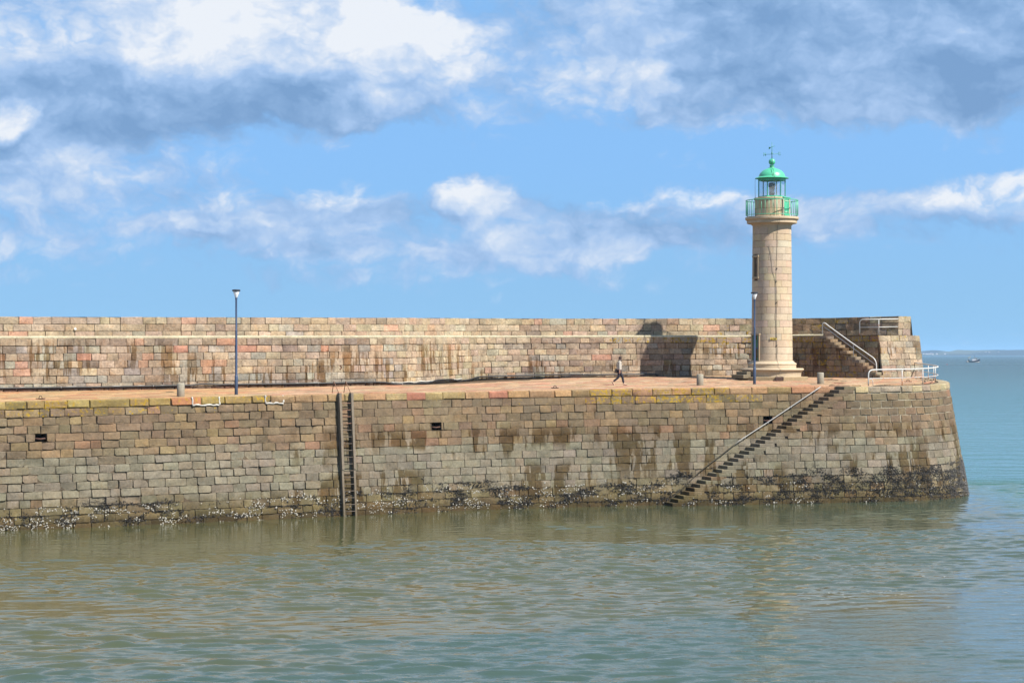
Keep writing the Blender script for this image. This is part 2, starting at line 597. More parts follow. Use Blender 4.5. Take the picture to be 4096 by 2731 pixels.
M_QUAY = stone_mat('quay stone', streak=(1.0, 0.4, 0.50, 4.9), streak_col=(0.46, 0.38, 0.24), tide=True, weep=-13.0, streak_x=1.15, bump=0.55, vary=0.75)
M_PARA = stone_mat('parapet stone', streak=(0.9, 5.0, 0.52, 9.5), streak_col=(0.46, 0.34, 0.20), bump=0.7, vary=0.95, streak_x=2.4)
M_DECK = stone_mat('paving stone', bump=0.35, vary=0.7, lichen=(0.30, 0.27, 0.10))
M_TOWER = stone_mat('ashlar stone', streak=(0.5, 0, 0.6, 0), streak_col=(0.72, 0.58, 0.40), bump=0.16, lichen=None, vary=0.32)
M_CORE = stone_mat('mortar', bump=0.4, lichen=None, vary=0.8)
M_GREEN = paint_mat('green paint', rough=0.38, grain=0.06)
M_WHITE = paint_mat('white railing paint', rough=0.45, rust=1.0, grain=0.05)
M_PAINT = paint_mat('plain paint', rough=0.5, grain=0.08)
M_METAL = paint_mat('bare metal', rough=0.38, metal=0.85, grain=0.1)
M_WOOD = paint_mat('weathered timber', rough=0.85, grain=0.35, scale=14.0)
M_CONC = paint_mat('concrete', rough=0.9, rust=0.6, grain=0.25, scale=16.0)
M_RUBBER = paint_mat('black rubber', rough=0.55, grain=0.15)
M_CLOTH = paint_mat('cloth', rough=0.95, grain=0.12, scale=25.0)
M_SKIN = paint_mat('skin', rough=0.6, grain=0.03)
M_SHELL = paint_mat('shell', rough=0.5, grain=0.25, scale=30.0)
M_LAND = paint_mat('far land', rough=1.0, grain=0.35, scale=0.012)


def glass_mat(name, tint=(0.95, 0.97, 1.0), a=0.25):
    m, t, p = mat(name)
    out = [n for n in t.t.nodes if n.type == 'OUTPUT_MATERIAL'][0]
    p.inputs['Base Color'].default_value = tint + (1,)
    p.inputs['Roughness'].default_value = 0.03
    p.inputs['IOR'].default_value = 1.45
    tr = t.n('ShaderNodeBsdfTransparent')
    tr.inputs[0].default_value = tint + (1,)
    mx = t.n('ShaderNodeMixShader')
    mx.inputs[0].default_value = a
    t.put(mx.inputs[1], tr.outputs[0])
    t.put(mx.inputs[2], p.outputs[0])
    t.put(out.inputs[0], mx.outputs[0])
    return m


M_GLASS = glass_mat('lantern glass', (0.93, 0.95, 0.97), 0.06)
M_LAMPGLASS = glass_mat('clear lamp shade', (0.93, 0.95, 0.97), 0.38)

# ------------------------------------------------------------------ stones


def stone(F, s0, s1, zlo, zhi, col, gap=0.018, proud=0.0, rough=1.0, chip=0.12, lichen=0.0, depth=0.13, rnd=None, soft=0.03):
    """one rough squared block on the surface F(s, z, off)"""
    g = rnd or rng
    w_ = s1 - s0
    h_ = zhi((s0 + s1) / 2) - zlo((s0 + s1) / 2)
    gu, gv = gap * g.uniform(.5, 1.4) / w_, gap * g.uniform(.5, 1.4) / h_
    def cc():
        r = g.uniform(.010, .028) * rough
        if g.random() < chip:
            r *= g.uniform(2, 4)
        return r
    pts = []
    j = 0.009 * rough
    for (cx, cy, order) in ((0, 0, 0), (1, 0, 1), (1, 1, 0), (0, 1, 1)):
        r1, r2 = cc(), cc()
        a = (abs(cx - min(r1 / w_, .3)), cy)
        b = (cx, abs(cy - min(r2 / h_, .35)))
        pts += [b, a] if order == 0 else [a, b]
    # order: corner00: (0,r)->(r,0); corner10: (1-r,0)->(1,r); corner11: (1,1-r)->(1-r,1); corner01: (r,1)->(0,1-r)
    mid1 = (g.uniform(.35, .65), 0)
    mid2 = (g.uniform(.35, .65), 1)
    pts = pts[0:2] + [mid1] + pts[2:6] + [mid2] + pts[6:8]
    O = []
    for u, v in pts:
        u2 = gu + u * (1 - 2 * gu) + g.uniform(-j, j) / w_
        v2 = gv + v * (1 - 2 * gv) + g.uniform(-j, j) / h_
        O.append((u2, v2))
    n = len(O)
    ins = soft * g.uniform(.7, 1.3)
    tilt_u, tilt_v = g.uniform(-.02, .02) * rough, g.uniform(-.02, .02) * rough
    V, Q = [], []
    def put(u, v, off):
        s = s0 + u * w_
        lo, hi = zlo(s), zhi(s)
        z = lo + v * (hi - lo)
        V.append(F(s, z, off))
        Q.append((s, z, rid))
    rid = g.random() * 20
    for u, v in O:
        put(u, v, -depth)
    for u, v in O:
        put(u, v, proud - soft * 0.9)
    for u, v in O:
        uu = u + (0.5 - u) * min(ins * 2 / w_, .6)
        vv = v + (0.5 - v) * min(ins * 2 / h_, .6)
        put(uu, vv, proud + (u - .5) * tilt_u * 2 + (v - .5) * tilt_v * 2 + g.uniform(-.006, .006) * rough)
    put(.5 + g.uniform(-.1, .1), .5 + g.uniform(-.1, .1), proud + g.uniform(.0, .016) * rough)
    Fc = []
    for i in range(n):
        k = (i + 1) % n
        Fc.append((i, k, n + k, n + i))
        Fc.append((n + i, n + k, 2 * n + k, 2 * n + i))
        Fc.append((2 * n + i, 2 * n + k, 3 * n))
    return MB().add(V, Fc, tuple(col) + (lichen,), Q, smooth=True)


def surf(path, zi, batter):
    """surface over a plan path leaning back with height; off is proud of the face"""
    def F(s, z, off):
        x, y = path.xy(s)
        nx, ny = path.nrm(s)
        d = (batter(s) if callable(batter) else batter) * (path.v(s, zi) - z) + off
        return (x + nx * d, y + ny * d, z)
    return F


def split_widths(a, b, wmin, wmax, g):
    out = [a]
    while b - out[-1] > wmax * 1.15:
        out.append(out[-1] + g.uniform(wmin, wmax) * (1.45 if g.random() < .1 else 1))
    if b - out[-1] < wmin * .6 and len(out) > 1:
        out[-1] = b
    else:
        out.append(b)
    return out


def pixel_size(V):
    a = np.array(V)
    px = CX + FPX * a[:, 0] / a[:, 1]
    py = EYE - FPX * (a[:, 2] - CAMZ) / a[:, 1]
    if px.max() < 0 or px.min() > 4096 or a[:, 2].max() < 0.05:
        return 0.0
    return (min(px.max(), 4096) - max(px.min(), 0)) * (py.max() - py.min())


def emit(stones, parent, name, mat_, limit=300):
    """the largest in the picture become parts of their own, the rest one mass of the same stones"""
    stones = sorted(stones, key=lambda m: -pixel_size(m.v))
    for m in stones[:limit]:
        m.build(name, mat_, parent, smooth_angle=R(28))
    rest = MB()
    for m in stones[limit:]:
        rest.join(m)
    if rest.v:
        o = rest.build(name + '_mass', mat_, parent, smooth_angle=R(28))
        o['kind'] = 'stuff'


def calm(c, ref, f):
    return tuple(a + (b - a) * f for a, b in zip(c, ref))


def vary(c, g, a=0.10):
    k = 1 + g.uniform(-a, a)
    return tuple(max(0.0, x * k * (1 + g.uniform(-.04, .04))) for x in c)


KP = 0.94
KA = 0.82     # picture colour of a sunlit face -> albedo
P_UP = [S(*c, KA) for c in ((152, 124, 88), (160, 128, 90), (142, 118, 88), (134, 116, 84), (168, 134, 92), (148, 118, 92), (128, 108, 84), (158, 136, 98), (140, 112, 84))]
P_UP_HOT = [S(*c, KA) for c in ((178, 126, 88), (188, 150, 92), (170, 114, 84), (194, 158, 100), (176, 138, 92))]
P_MID = [S(*c, KA) for c in ((158, 142, 116), (150, 136, 112), (164, 150, 124), (154, 140, 118), (146, 130, 106), (160, 144, 120), (152, 138, 116))]
P_LOW = [S(*c, KA) for c in ((140, 124, 90), (132, 116, 82), (146, 130, 96), (128, 112, 80), (150, 132, 96))]
P_COP = [S(*c, KA) for c in ((184, 148, 98), (176, 146, 92), (190, 150, 104), (170, 142, 96), (196, 146, 108), (182, 156, 104))]
P_COPHOT = [S(*c, KA) for c in ((204, 140, 98), (206, 134, 100), (210, 160, 100))]
P_HEADCOP = [S(*c, KA) for c in ((196, 176, 132), (182, 166, 138), (190, 172, 124), (174, 156, 130), (204, 182, 136))]
P_PARA = [S(*c, KP) for c in ((196, 170, 136), (190, 162, 126), (186, 160, 132), (200, 176, 144), (184, 152, 116), (192, 164, 142), (178, 154, 126), (202, 172, 132), (194, 174, 138))]
P_PGREY = [S(*c, KP) for c in ((168, 166, 152), (158, 158, 148), (176, 174, 156), (150, 148, 140), (182, 178, 160))]
P_PHOT = [S(*c, KP) for c in ((218, 142, 104), (212, 130, 94), (216, 154, 118), (206, 148, 112))]
P_PDARK = [S(*c, KP) for c in ((146, 122, 106), (138, 118, 106), (152, 128, 104), (142, 124, 98))]


def quay_colour(k, px, g):
    """k: course under the coping"""
    lich = 0.0
    if k < 0:
        if px > 3380:
            c = g.choice(P_HEADCOP)
            lich = g.choice((0.1, 0.2, 0.3))
        else:
            hot = 0.10 if px < 1500 else 0.4
            c = g.choice(P_COPHOT if g.random() < hot else P_COP)
            if px < 1100:
                c = tuple(a * b for a, b in zip(c, (0.92, 0.96, 0.72)))
                lich = .46 + g.uniform(-.12, .1)
            elif 2350 < px < 2960:
                lich = .62 + g.uniform(-.2, .1)
            else:
                lich = g.choice((0, .1, .2, .3))
    elif k < 5 + g.uniform(-.8, 1.2):
        c = g.choice(P_UP_HOT if g.random() < (.16 if px < 2900 else .07) else P_UP)
        if k == 0 and (px < 700 or 2350 < px < 3060):
            lich = (.42 if px < 700 else .58) + g.uniform(-.12, .1)
        elif k == 0:
            lich = g.choice((0, .1, .3))
    elif k < 11.3 + g.uniform(-.7, .7):
        c = calm(g.choice(P_MID), S(153, 145, 122, KA), .6)
        if g.random() < .06:
            c = tuple(a * b for a, b in zip(c, (1.06, .94, .86)))
    else:
        c = g.choice(P_LOW)
        if g.random() < .06:
            c = tuple(a * b for a, b in zip(c, (1.12, .88, .76)))
    if k >= 0:
        c = calm(c, S(146, 126, 96, KA), .30) if k < 5.5 else c
    if k >= 0:
        c = calm(c, S(148, 130, 100, KA * .94) if k < 6 else S(150, 142, 120, KA * .97), .36)
    return vary(c, g, .075), lich


COPH = 0.40
NC = 17


def course_fn(path, zi, k):
    """height of the top of course k (k = 0 just under the coping) along a path"""
    return lambda s: (path.v(s, zi) - COPH) - k * ((path.v(s, zi) - COPH + 0.55) / (NC - 1))


quay = empty('quay_wall', (0, 108, 0))
tag(quay, 'long battered stone quay wall with rounded end standing in the green water', 'quay wall', kind='thing')
FL, FH = surf(LEFT, 2, bat_left), surf(HEAD, 2, bat_head)
sL_end, sH_beg = LEFT.at_px(3398), 0.0
NSTEP = 33
# stair line: tread height along x
SX0, SX1 = 8.75, 19.35


def stair_z(x):
    return (x - SX0) / (SX1 - SX0) * 6.62 - 0.02


holes = []      # (path tag, s0, s1, course)
for px, k in ((160, 3), (1742, 3), (3067, 3)):
    s = LEFT.at_px(px)
    holes.append((s - .28, s + .28, k))
stones = []
core = MB()
g = random.Random(11)


def core_strip(path, F, zi, s0, s1, ztop, cols, off=-0.05, hole=(), zmin=-1.0, joint=None):
    n = int((s1 - s0) / 0.28)
    ss = list(np.linspace(s0, s1, n + 1))
    for h in hole:
        ss += [h[0], h[1]]
    ss = sorted(ss)
    for a, b in zip(ss[:-1], ss[1:]):
        if b - a < 1e-4:
            continue
        m_ = (a + b) / 2
        zb = [ztop] + [course_fn(path, zi, k) for k in range(NC + 3)]
        for k in range(len(zb) - 1):
            if any(h[0] - 1e-4 < m_ < h[1] + 1e-4 and h[2] == k - 1 for h in hole):
                continue
            lo, hi = zb[k + 1], zb[k]
            c = cols(k - 1, path.px(m_))
            of = -.03 if (path.px(m_) > 3330 and k < 5) else off
            V = [F(a, lo(a), of), F(b, lo(b), of), F(b, hi(b), of), F(a, hi(a), of)]
            core.add(V, [(0, 1, 2, 3)], c, [(a, lo(a), 0), (b, lo(b), 0), (b, hi(b), 0), (a, hi(a), 0)])


def mortar_col(k, px):
    if px > 3330 and k < 4:
        return S(196, 186, 160, .8) + (0,)
    return S(112, 95, 72, .8) + (0,)


core_strip(LEFT, FL, 2, 6.0, sL_end, lambda s: LEFT.v(s, 2) - 0.02, mortar_col, hole=holes)
for k in range(-1, NC):
    lo = (course_fn(LEFT, 2, 0) if k < 0 else course_fn(LEFT, 2, k + 1))
    hi = (lambda s: LEFT.v(s, 2)) if k < 0 else course_fn(LEFT, 2, k)
    edges = split_widths(6.0 + g.random() * .5, sL_end, *((0.85, 1.5) if k < 0 else (0.5, 0.98)), g)
    hs = [h for h in holes if h[2] == k]
    segs = []
    for a, b in zip(edges[:-1], edges[1:]):
        cut = [(a, b)]
        for h in hs:
            nxt = []
            for (c, d) in cut:
                if d <= h[0] or c >= h[1]:
                    nxt.append((c, d))
                else:
                    if h[0] - c > .12:
                        nxt.append((c, h[0]))
                    if d - h[1] > .12:
                        nxt.append((h[1], d))
            cut = nxt
        segs += cut
    for a, b in segs:
        m_ = (a + b) / 2
        x, y = LEFT.xy(m_)
        if hi(m_) < stair_z(x) - 0.25 and x > SX0:
            continue
        px = LEFT.px(m_)
        c, l = quay_colour(k, px, g)
        worn = 1.5 if px < 1300 else 1.0
        stones.append(stone(FL, a, b, lo, hi, c, gap=(.012 if px < 1300 else .009), proud=(0.03 if k < 0 else 0) + g.uniform(-.02, .022) * worn,
                            rough=worn, chip=.2 if px < 1300 else .1, lichen=l, rnd=g, soft=.05 if k < 0 else (.018 if px < 1300 else .014),
                            depth=.6 if k < 0 else .13))
# the head, in front of the stair and round the end
core_strip(HEAD, FH, 2, HEAD.at_px(3405), HEAD.L, lambda s: HEAD.v(s, 2) - 0.02, mortar_col)
# below the stair the front skin follows the steps
n = 60
sA, sB = 0.0, HEAD.at_px(3405)
for i in range(n):
    a, b = sA + (sB - sA) * i / n, sA + (sB - sA) * (i + 1) / n
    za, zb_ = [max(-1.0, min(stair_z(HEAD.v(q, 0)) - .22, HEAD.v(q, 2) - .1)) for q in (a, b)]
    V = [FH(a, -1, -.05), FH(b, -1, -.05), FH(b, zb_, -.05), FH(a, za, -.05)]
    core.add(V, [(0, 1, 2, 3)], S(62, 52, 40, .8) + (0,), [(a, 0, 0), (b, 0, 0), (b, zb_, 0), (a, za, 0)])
for k in range(-1, NC):
    lo = (course_fn(HEAD, 2, 0) if k < 0 else course_fn(HEAD, 2, k + 1))
    hi = (lambda s: HEAD.v(s, 2)) if k < 0 else course_fn(HEAD, 2, k)
    # start right of the steps of this course
    s0 = 0.0
    for q in np.arange(0, HEAD.L, .05):
        if stair_z(HEAD.v(q, 0)) - 0.2 > hi(q) - 0.03:
            s0 = q - 0.03
            break
    if k < 0:
        s0 = HEAD.at_px(3412)
    if k == NC - 1:
        s0 = 0.2
    edges = split_widths(s0, HEAD.L, *((0.8, 1.35) if k < 0 else (0.5, 0.9)), g)
    for a, b in zip(edges[:-1], edges[1:]):
        px = HEAD.px((a + b) / 2)
        c, l = quay_colour(k, px, g)
        if px > 3380 and 1 <= k < 4:
            c = tuple(v * .93 for v in c)
        stones.append(stone(FH, a, b, lo, hi, c, gap=.020 if (px > 3400 and k < 4) else .010, proud=(0.03 if k < 0 else 0) + g.uniform(-.008, .014), chip=.08, lichen=l, rnd=g,
                            soft=.05 if k < 0 else .017, depth=.6 if k < 0 else .13))
emit(stones, quay, 'stone', M_QUAY)
core.build('core', M_CORE, quay)
# sides of the stair recess and treads
for i in range(NSTEP):
    x0 = SX0 + (SX1 - SX0) * i / NSTEP
    x1 = SX0 + (SX1 - SX0) * (i + 1) / NSTEP
    zt = stair_z(x1) + 0.0
    s0 = float(np.interp(x0, HEAD.A[:40, 0], HEAD.S[:40])) if x0 < HEAD.A[39, 0] else float(np.interp(x0, HEAD.A[:60, 0], HEAD.S[:60]))
    d = 1.0
    ext = 0.90 + g.uniform(-.03, .06)
    off = bat_head(s0) * (6.6 - zt)
    nx, ny = HEAD.nrm(s0)
    tx, ty = -ny, nx
    x, y = HEAD.xy(s0)
    rot = Matrix(((tx, -nx, 0), (ty, -ny, 0), (0, 0, 1)))
    depth = 1.75
    c = Vector((x + nx * (off + .02) + tx * ext / 2 - nx * depth / 2, y + ny * (off + .02) + ty * ext / 2 - ny * depth / 2, zt - .1))
    col, l = quay_colour(int((6.2 - zt) / .41), HEAD.px(s0), g)
    b = MB().box(c, (ext, depth, .205 + g.uniform(0, .004)), rot, col + (0,), bev=.025)
    b.q = [((Vector(p) - c).x + s0, p[2], i * 1.7) for p in b.v]
    b.build('step', M_QUAY, quay)
# drain openings: sunk boxes with an iron bar
for (a, b, k) in holes:
    lo, hi = course_fn(LEFT, 2, k + 1), course_fn(LEFT, 2, k)
    m_ = MB()
    fr = [FL(a, lo(a), -.0), FL(b, lo(b), -.0), FL(b, hi(b), -.0), FL(a, hi(a), -.0)]
    nx, ny = LEFT.nrm((a + b) / 2)
    bk = [(p[0] - nx * .75, p[1] - ny * .75, p[2]) for p in fr]
    m_.add(fr + bk, [(0, 1, 5, 4), (1, 2, 6, 5), (2, 3, 7, 6), (3, 0, 4, 7), (4, 5, 6, 7)], S(112, 92, 68, .7) + (0,))
    m_.build('drain_opening', M_CORE, quay)
    zc = lo(a) + (hi(a) - lo(a)) * .42
    bar = MB().tube([FL(a + .02, zc, -.12), FL((a + b) / 2, zc - .03, -.07), FL(b - .02, zc, -.12)], .045, 7, S(96, 62, 48) + (0,))
    bar.build('iron_bar', M_CONC, quay)
# white cement pointing round some coping stones
for (pa, pb) in ((768, 876), (1060, 1131)):
    a, b = LEFT.at_px(pa), LEFT.at_px(pb)
    z0, z1 = LEFT.v(a, 2) - COPH, LEFT.v(a, 2)
    m_ = MB()
    for (s_, za, zb_) in ((a, z0, z1 + .012), (b, z0, z1 + .012)):
        P = []
        for i in range(7):
            z = za + (zb_ - za) * i / 6
            P.append(FL(s_ + g.uniform(-.02, .02), z, .035))
        m_.tube(P, [.03 + g.uniform(0, .03) for _ in P], 6, S(226, 222, 212, .9) + (0,))
    P = [FL(a + (b - a) * i / 9, z0 + g.uniform(-.03, .02), .03) for i in range(10)]
    m_.tube(P, [.03 + g.uniform(0, .035) for _ in P], 6, S(226, 222, 212, .9) + (0,))
    m_.build('cement_pointing', M_CORE, quay)

# ------------------------------------------------------------------ deck
deck = empty('quay_deck', (0, 115, 6))
deck['kind'] = 'structure'
base = MB()
xs = np.concatenate([np.arange(-51.5, 26.7, 0.5), [26.72]])
NT_ = 10
for i in range(len(xs) - 1):
    for k in range(NT_):
        V = []
        for (x, t_) in ((xs[i], k), (xs[i + 1], k), (xs[i + 1], k + 1), (xs[i], k + 1)):
            yf, zf = front_y(x)
            yb, zb = back_y(x)
            if x > 23:
                yb = max(yb, 129.5 - abs(x - 24) * .6)
            yf += .25
            y = yf + (yb + .4 - yf) * t_ / NT_
            V.append((x, y, deck_z(x, y) - .055))
        base.add(V, [(0, 1, 2, 3)], S(120, 96, 68, .8) + (0,))
base.build('bedding', M_CORE, deck)
pav = []
P_PAV = [S(*c, .80) for c in ((214, 174, 128), (206, 166, 118), (220, 164, 122), (212, 148, 108), (200, 170, 128), (222, 178, 136), (208, 152, 112), (196, 160, 112), (216, 182, 140))]
g = random.Random(5)
for row in range(0, 42):
    o0, o1 = .62 + row * .46, .62 + (row + 1) * .46
    x = -48 + g.random()
    while x < 26.3:
        wd = g.uniform(.55, 1.15)
        xm = x + wd / 2
        yf, zf = front_y(xm)
        yb, zb = back_y(xm)
        if xm > 23:
            yb = max(yb, 129.5 - abs(xm - 24) * .6)
        if yf + o1 < yb + .3:
            V, dzz = [], g.uniform(-.012, .012)
            tz = g.uniform(-.006, .006)
            gp = .012
            for (u, oo, dn) in ((x, o0, .05), (x + wd, o0, .05), (x + wd, o1, .05), (x, o1, .05), (x + gp, o0 + gp, .008), (x + wd - gp, o0 + gp, .008), (x + wd - gp, o1 - gp, .008),
                                (x + gp, o1 - gp, .008), (x + .04, o0 + .04, 0), (x + wd - .04, o0 + .04, 0), (x + wd - .04, o1 - .04, 0), (x + .04, o1 - .04, 0)):
                # joints run a little askew, as laid
                uu = u + oo * .35
                y = front_y(uu)[0] + oo if uu < 26.6 else yf + oo
                V.append((uu, y, deck_z(min(uu, 26.6), y) + dzz + tz * (u - xm) - dn))
            c = vary(g.choice(P_PAV), g, .13)
            if toppx(xm, yf) < 900:
                c = tuple(a * b for a, b in zip(c, (1.0, .97, .82)))
            Fc = [(0, 1, 5, 4), (1, 2, 6, 5), (2, 3, 7, 6), (3, 0, 4, 7), (4, 5, 9, 8), (5, 6, 10, 9), (6, 7, 11, 10), (7, 4, 8, 11), (8, 9, 10, 11)]
            hx, hy = max(v[0] for v in V), V[6][1]
            lim = True
            if hx > 19.0:     # keep inside the rounded head
                xt = HEAD.A[:, 0].max()
                if hx > xt - .55 or V[4][1] < front_y(min(hx, xt))[0] + .5:
                    lim = False
            if lim:
                pav.append(MB().add(V, Fc, c + (g.choice((0, 0, .1, .3)),), [(0, 0, 0)] * 12))
        x += wd
emit(pav, deck, 'paving_stone', M_DECK)

# ------------------------------------------------------------------ parapet
para = empty('parapet_wall', (0, 120, 6))
tag(para, 'tall stepped stone parapet wall along the back of the jetty', 'wall', kind='thing')
g = random.Random(23)
pst = []


def para_colour(level, px, g):
    """level: course from the ground, 0 lowest"""
    r = g.random()
    hot = .11 if px < 1000 else (.045 if px < 2300 else .01)
    grey, dark = .12, .05
    if level >= 7:
        grey, hot = .05, hot * (1.4 if level == 9 else .5)
    elif level == 6:
        grey, dark = .03, (.45 if px < 1750 else .08)
    elif level in (5, 3):
        grey, dark = (.28 if px < 2100 else .1), .10
    elif level in (0, 1):
        grey, dark, hot = (.45 if px < 1500 else .2), .12, .02
    if r < hot:
        c = g.choice(P_PHOT)
    elif r < hot + grey:
        c = g.choice(P_PGREY)
    elif r < hot + grey + dark:
        c = g.choice(P_PDARK)
    else:
        c = g.choice(P_PARA)
    c = calm(c, S(187, 166, 141, KP), .40)
    if level < 3:
        c = tuple(v * (.88, .92, .96)[level] for v in c)     # grime of the foot of the wall
    if 1600 < px < 2100:
        c = calm(c, S(208, 186, 148, KP), .4)  # brighter sunlight on the bend turned to the sun, painted into the stones
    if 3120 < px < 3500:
        c = tuple(a * b for a, b in zip(c, (.78, .72, .66)))  # shade of the stretch turned from the sun, painted into the stones
    lich = 0
    if 2430 < px < 3500 and level == 6:
        lich = .54 + g.uniform(-.2, .1)
    elif 2850 < px < 3500 and level in (4, 5, 7, 8):
        lich = .38 + g.uniform(-.2, .14)
    elif px > 3500:
        lich = .22 + g.uniform(-.2, .2)
    elif px > 3100:
        lich = .42 + g.uniform(-.2, .14)
    elif px < 1400 and level in (4, 5):
        lich = g.choice((0, .1, .22))
    return vary(c, g, .075), lich


def wall_rows(path, zlo_i, zhi_i, rows, F, s_rng, lev0=0, wr=(.45, .95), top_proud=0.0, gap=.009, soft=.016):
    for r_ in range(rows):
        def lo(s, r_=r_):
            return path.v(s, zlo_i) + (path.v(s, zhi_i) - path.v(s, zlo_i)) * r_ / rows
        def hi(s, r_=r_):
            return path.v(s, zlo_i) + (path.v(s, zhi_i) - path.v(s, zlo_i)) * (r_ + 1) / rows
        a0, b0 = s_rng(hi)
        if b0 - a0 < .2:
            continue
        ed = split_widths(a0 + 0, b0, *wr, g)
        for a, b in zip(ed[:-1], ed[1:]):
            px = path.px((a + b) / 2)
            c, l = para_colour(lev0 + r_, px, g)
            pst.append(stone(F, a, b, lo, hi, c, gap=gap, proud=g.uniform(-.012, .012) + (top_proud if r_ == rows - 1 else 0), chip=.06, lichen=l, rnd=g, soft=soft,
                             depth=.13 if not (top_proud and r_ == rows - 1) else .35))


sA1 = float(W1.S[np.argmin(np.hypot(W1.A[:, 0] - STA[0], W1.A[:, 1] - STA[1]))])
NPS, PRUN = 14, (W1.L - sA1) / 14.0
FW1 = surf(W1, 3, .03)


def w1_range(hi):
    # courses end where the stair cuts down through them
    s_end = W1.L
    for k in range(NPS):
        s = sA1 + k * PRUN
        zt = W1.v(s, 3) - (W1.v(s, 3) - W1.v(s, 2)) * (k + 1) / (NPS + .0)
        if zt < hi(s) - .06:
            s_end = s + .0
            break
    return 7.0, s_end


wall_rows(W1, 2, 3, 7, FW1, w1_range, top_proud=.03, soft=.02)
FW3 = surf(W3, 3, .0)
wall_rows(W3, 2, 3, 3, FW3, lambda hi: (7.0, W3.L), lev0=7, wr=(.5, 1.15))
FW2 = surf(W2, 3, .02)
wall_rows(W2, 2, 3, 7, FW2, lambda hi: (0.0, W2.L))
FWE = surf(WE, 3, .14)
wall_rows(WE, 2, 3, 7, FWE, lambda hi: (0.0, WE.L), wr=(.5, .9))
FWU = surf(WU, 3, .0)
wall_rows(WU, 2, 3, 3, FWU, lambda hi: (0.0, WU.L), lev0=7, wr=(.4, .8))
emit(pst, para, 'stone', M_PARA)
# mass of the wall behind its facing
pc = MB()
MCOL = S(150, 134, 108, .8) + (0,)


def ribbon(A, B, col=MCOL):
    n = len(A)
    pc.add(list(A) + list(B), [(i, i + 1, n + i + 1, n + i) for i in range(n - 1)], col, [(0, p[2], 0) for p in list(A) + list(B)])


def sample(F, path, zi, off, s0, s1, n, dz=0.0):
    out = []
    for i in range(n + 1):
        s = s0 + (s1 - s0) * i / n
        z = path.v(s, zi) + dz
        out.append(F(s, z, off))
    return out


N_ = 240
ribbon(sample(FW1, W1, 2, -.09, 6.8, sA1, N_, -.3), sample(FW1, W1, 3, -.09, 6.8, sA1, N_, -.02))
ribbon(sample(FW3, W3, 2, -.09, 6.8, W3.L, N_, -.05), sample(FW3, W3, 3, -.09, 6.8, W3.L, N_, -.03))
ribbon(sample(FW2, W2, 2, -.09, 0, W2.L, 12, -.3), sample(FW2, W2, 3, -.09, 0, W2.L, 12, -.02))
ribbon(sample(FWE, WE, 2, -.09, 0, WE.L, 12, -.3), sample(FWE, WE, 3, -.09, 0, WE.L, 12, -.02))
ribbon(sample(FWU, WU, 2, -.09, 0, WU.L, 8, -.05), sample(FWU, WU, 3, -.09, 0, WU.L, 8, -.03))
# top of the upper wall and its seaward batter
topF = sample(FW3, W3, 3, 0.0, 6.8, W3.L, N_, -.012)
topB = sample(FW3, W3, 3, -1.0, 6.8, W3.L, N_, -.012)
topB[-1] = FWU(WU.L, 10.858, 0)
topB[-2] = tuple((np.array(topB[-3]) + np.array(topB[-1])) / 2)
ribbon(topF, topB)
botB = [(p[0] + (p[0] - q[0]) * 1.6, p[1] + (p[1] - q[1]) * 1.6, -1.0) for p, q in zip(topB, topF)]
ribbon(topB, botB)
pc.build('core', M_CORE, para)
# walkway on the ledge, its lip catching the light
wk = MB()
A_ = sample(FW1, W1, 3, .045, 6.8, sA1, N_, .075)
B_ = [FW3(W3.L * 0 + s, W3.v(s, 2) + .13, .02) for s in np.linspace(6.8, W3.S[np.argmin(np.abs(W3.A[:, 0] - 19.9))], N_ + 1)]
C_ = sample(FW1, W1, 3, .03, 6.8, sA1, N_, -.004)
A2 = sample(FW1, W1, 3, -.10, 6.8, sA1, N_, .135)
n_ = len(A_)
gg = random.Random(3)
cw = []
for i in range(n_):
    t_ = .5 + .5 * mnoise.noise(Vector((i * .07, 0, 0)))
    cw.append(tuple(x * (.8 + .3 * t_) for x in S(222, 210, 172, .92)) + (0,))
wk.add(C_ + A_ + A2 + B_, [f for i in range(n_ - 1) for f in ((i, i + 1, n_ + i + 1, n_ + i), (n_ + i, n_ + i + 1, 2 * n_ + i + 1, 2 * n_ + i), (2 * n_ + i, 2 * n_ + i + 1, 3 * n_ + i + 1, 3 * n_ + i))],
       cw * 4, [(0, 9.4, 0)] * (4 * n_))
E1 = sample(FW2, W2, 3, .02, 0, W2.L, 12, .02)
E2 = [Vector(p) + Vector((0, 0, .03)) for p in [FW3(s, W3.v(s, 2), .0) for s in np.linspace(W3.S[np.argmin(np.abs(W3.A[:, 0] - 19.9))], W3.L, 13)]]
wk.add(E1 + E2, [(i, i + 1, 14 + i, 13 + i) for i in range(12)], S(170, 158, 130, .8) + (0,))
E3 = sample(FWE, WE, 3, .01, 0, WE.L * .98, 12, .012)
E4 = [Vector((24.55 + (25.6 - 24.55) * i / 12, 127.1 + (128 - 127.1) * i / 12, 9.66)) for i in range(13)]
wk.add(E3 + E4, [(i, i + 1, 14 + i, 13 + i) for i in range(12)], S(170, 158, 130, .8) + (0,))
wk.build('walkway', M_CORE, para)
for k in range(NPS):
    s = sA1 + k * PRUN
    zt = W1.v(s, 3) - (W1.v(s, 3) - W1.v(s, 2)) * (k + 1) / (NPS + .0) + .185
    x, y = W1.xy(s)
    nx, ny = W1.nrm(s)
    tx, ty = -ny, nx
    rot = Matrix(((tx, -nx, 0), (ty, -ny, 0), (0, 0, 1)))
    L_ = .52
    c = Vector((x + tx * (PRUN - L_ / 2) - nx * .54 + nx * .03, y + ty * (PRUN - L_ / 2) - ny * .54 + ny * .03, zt - .095))
    col, l = para_colour(3, 3300, g)
    b = MB().box(c, (L_, 1.16, .187), rot, col + (l * .5,), bev=.02)
    b.q = [(s, p[2], k * 1.3) for p in b.v]
    b.build('step', M_PARA, para)
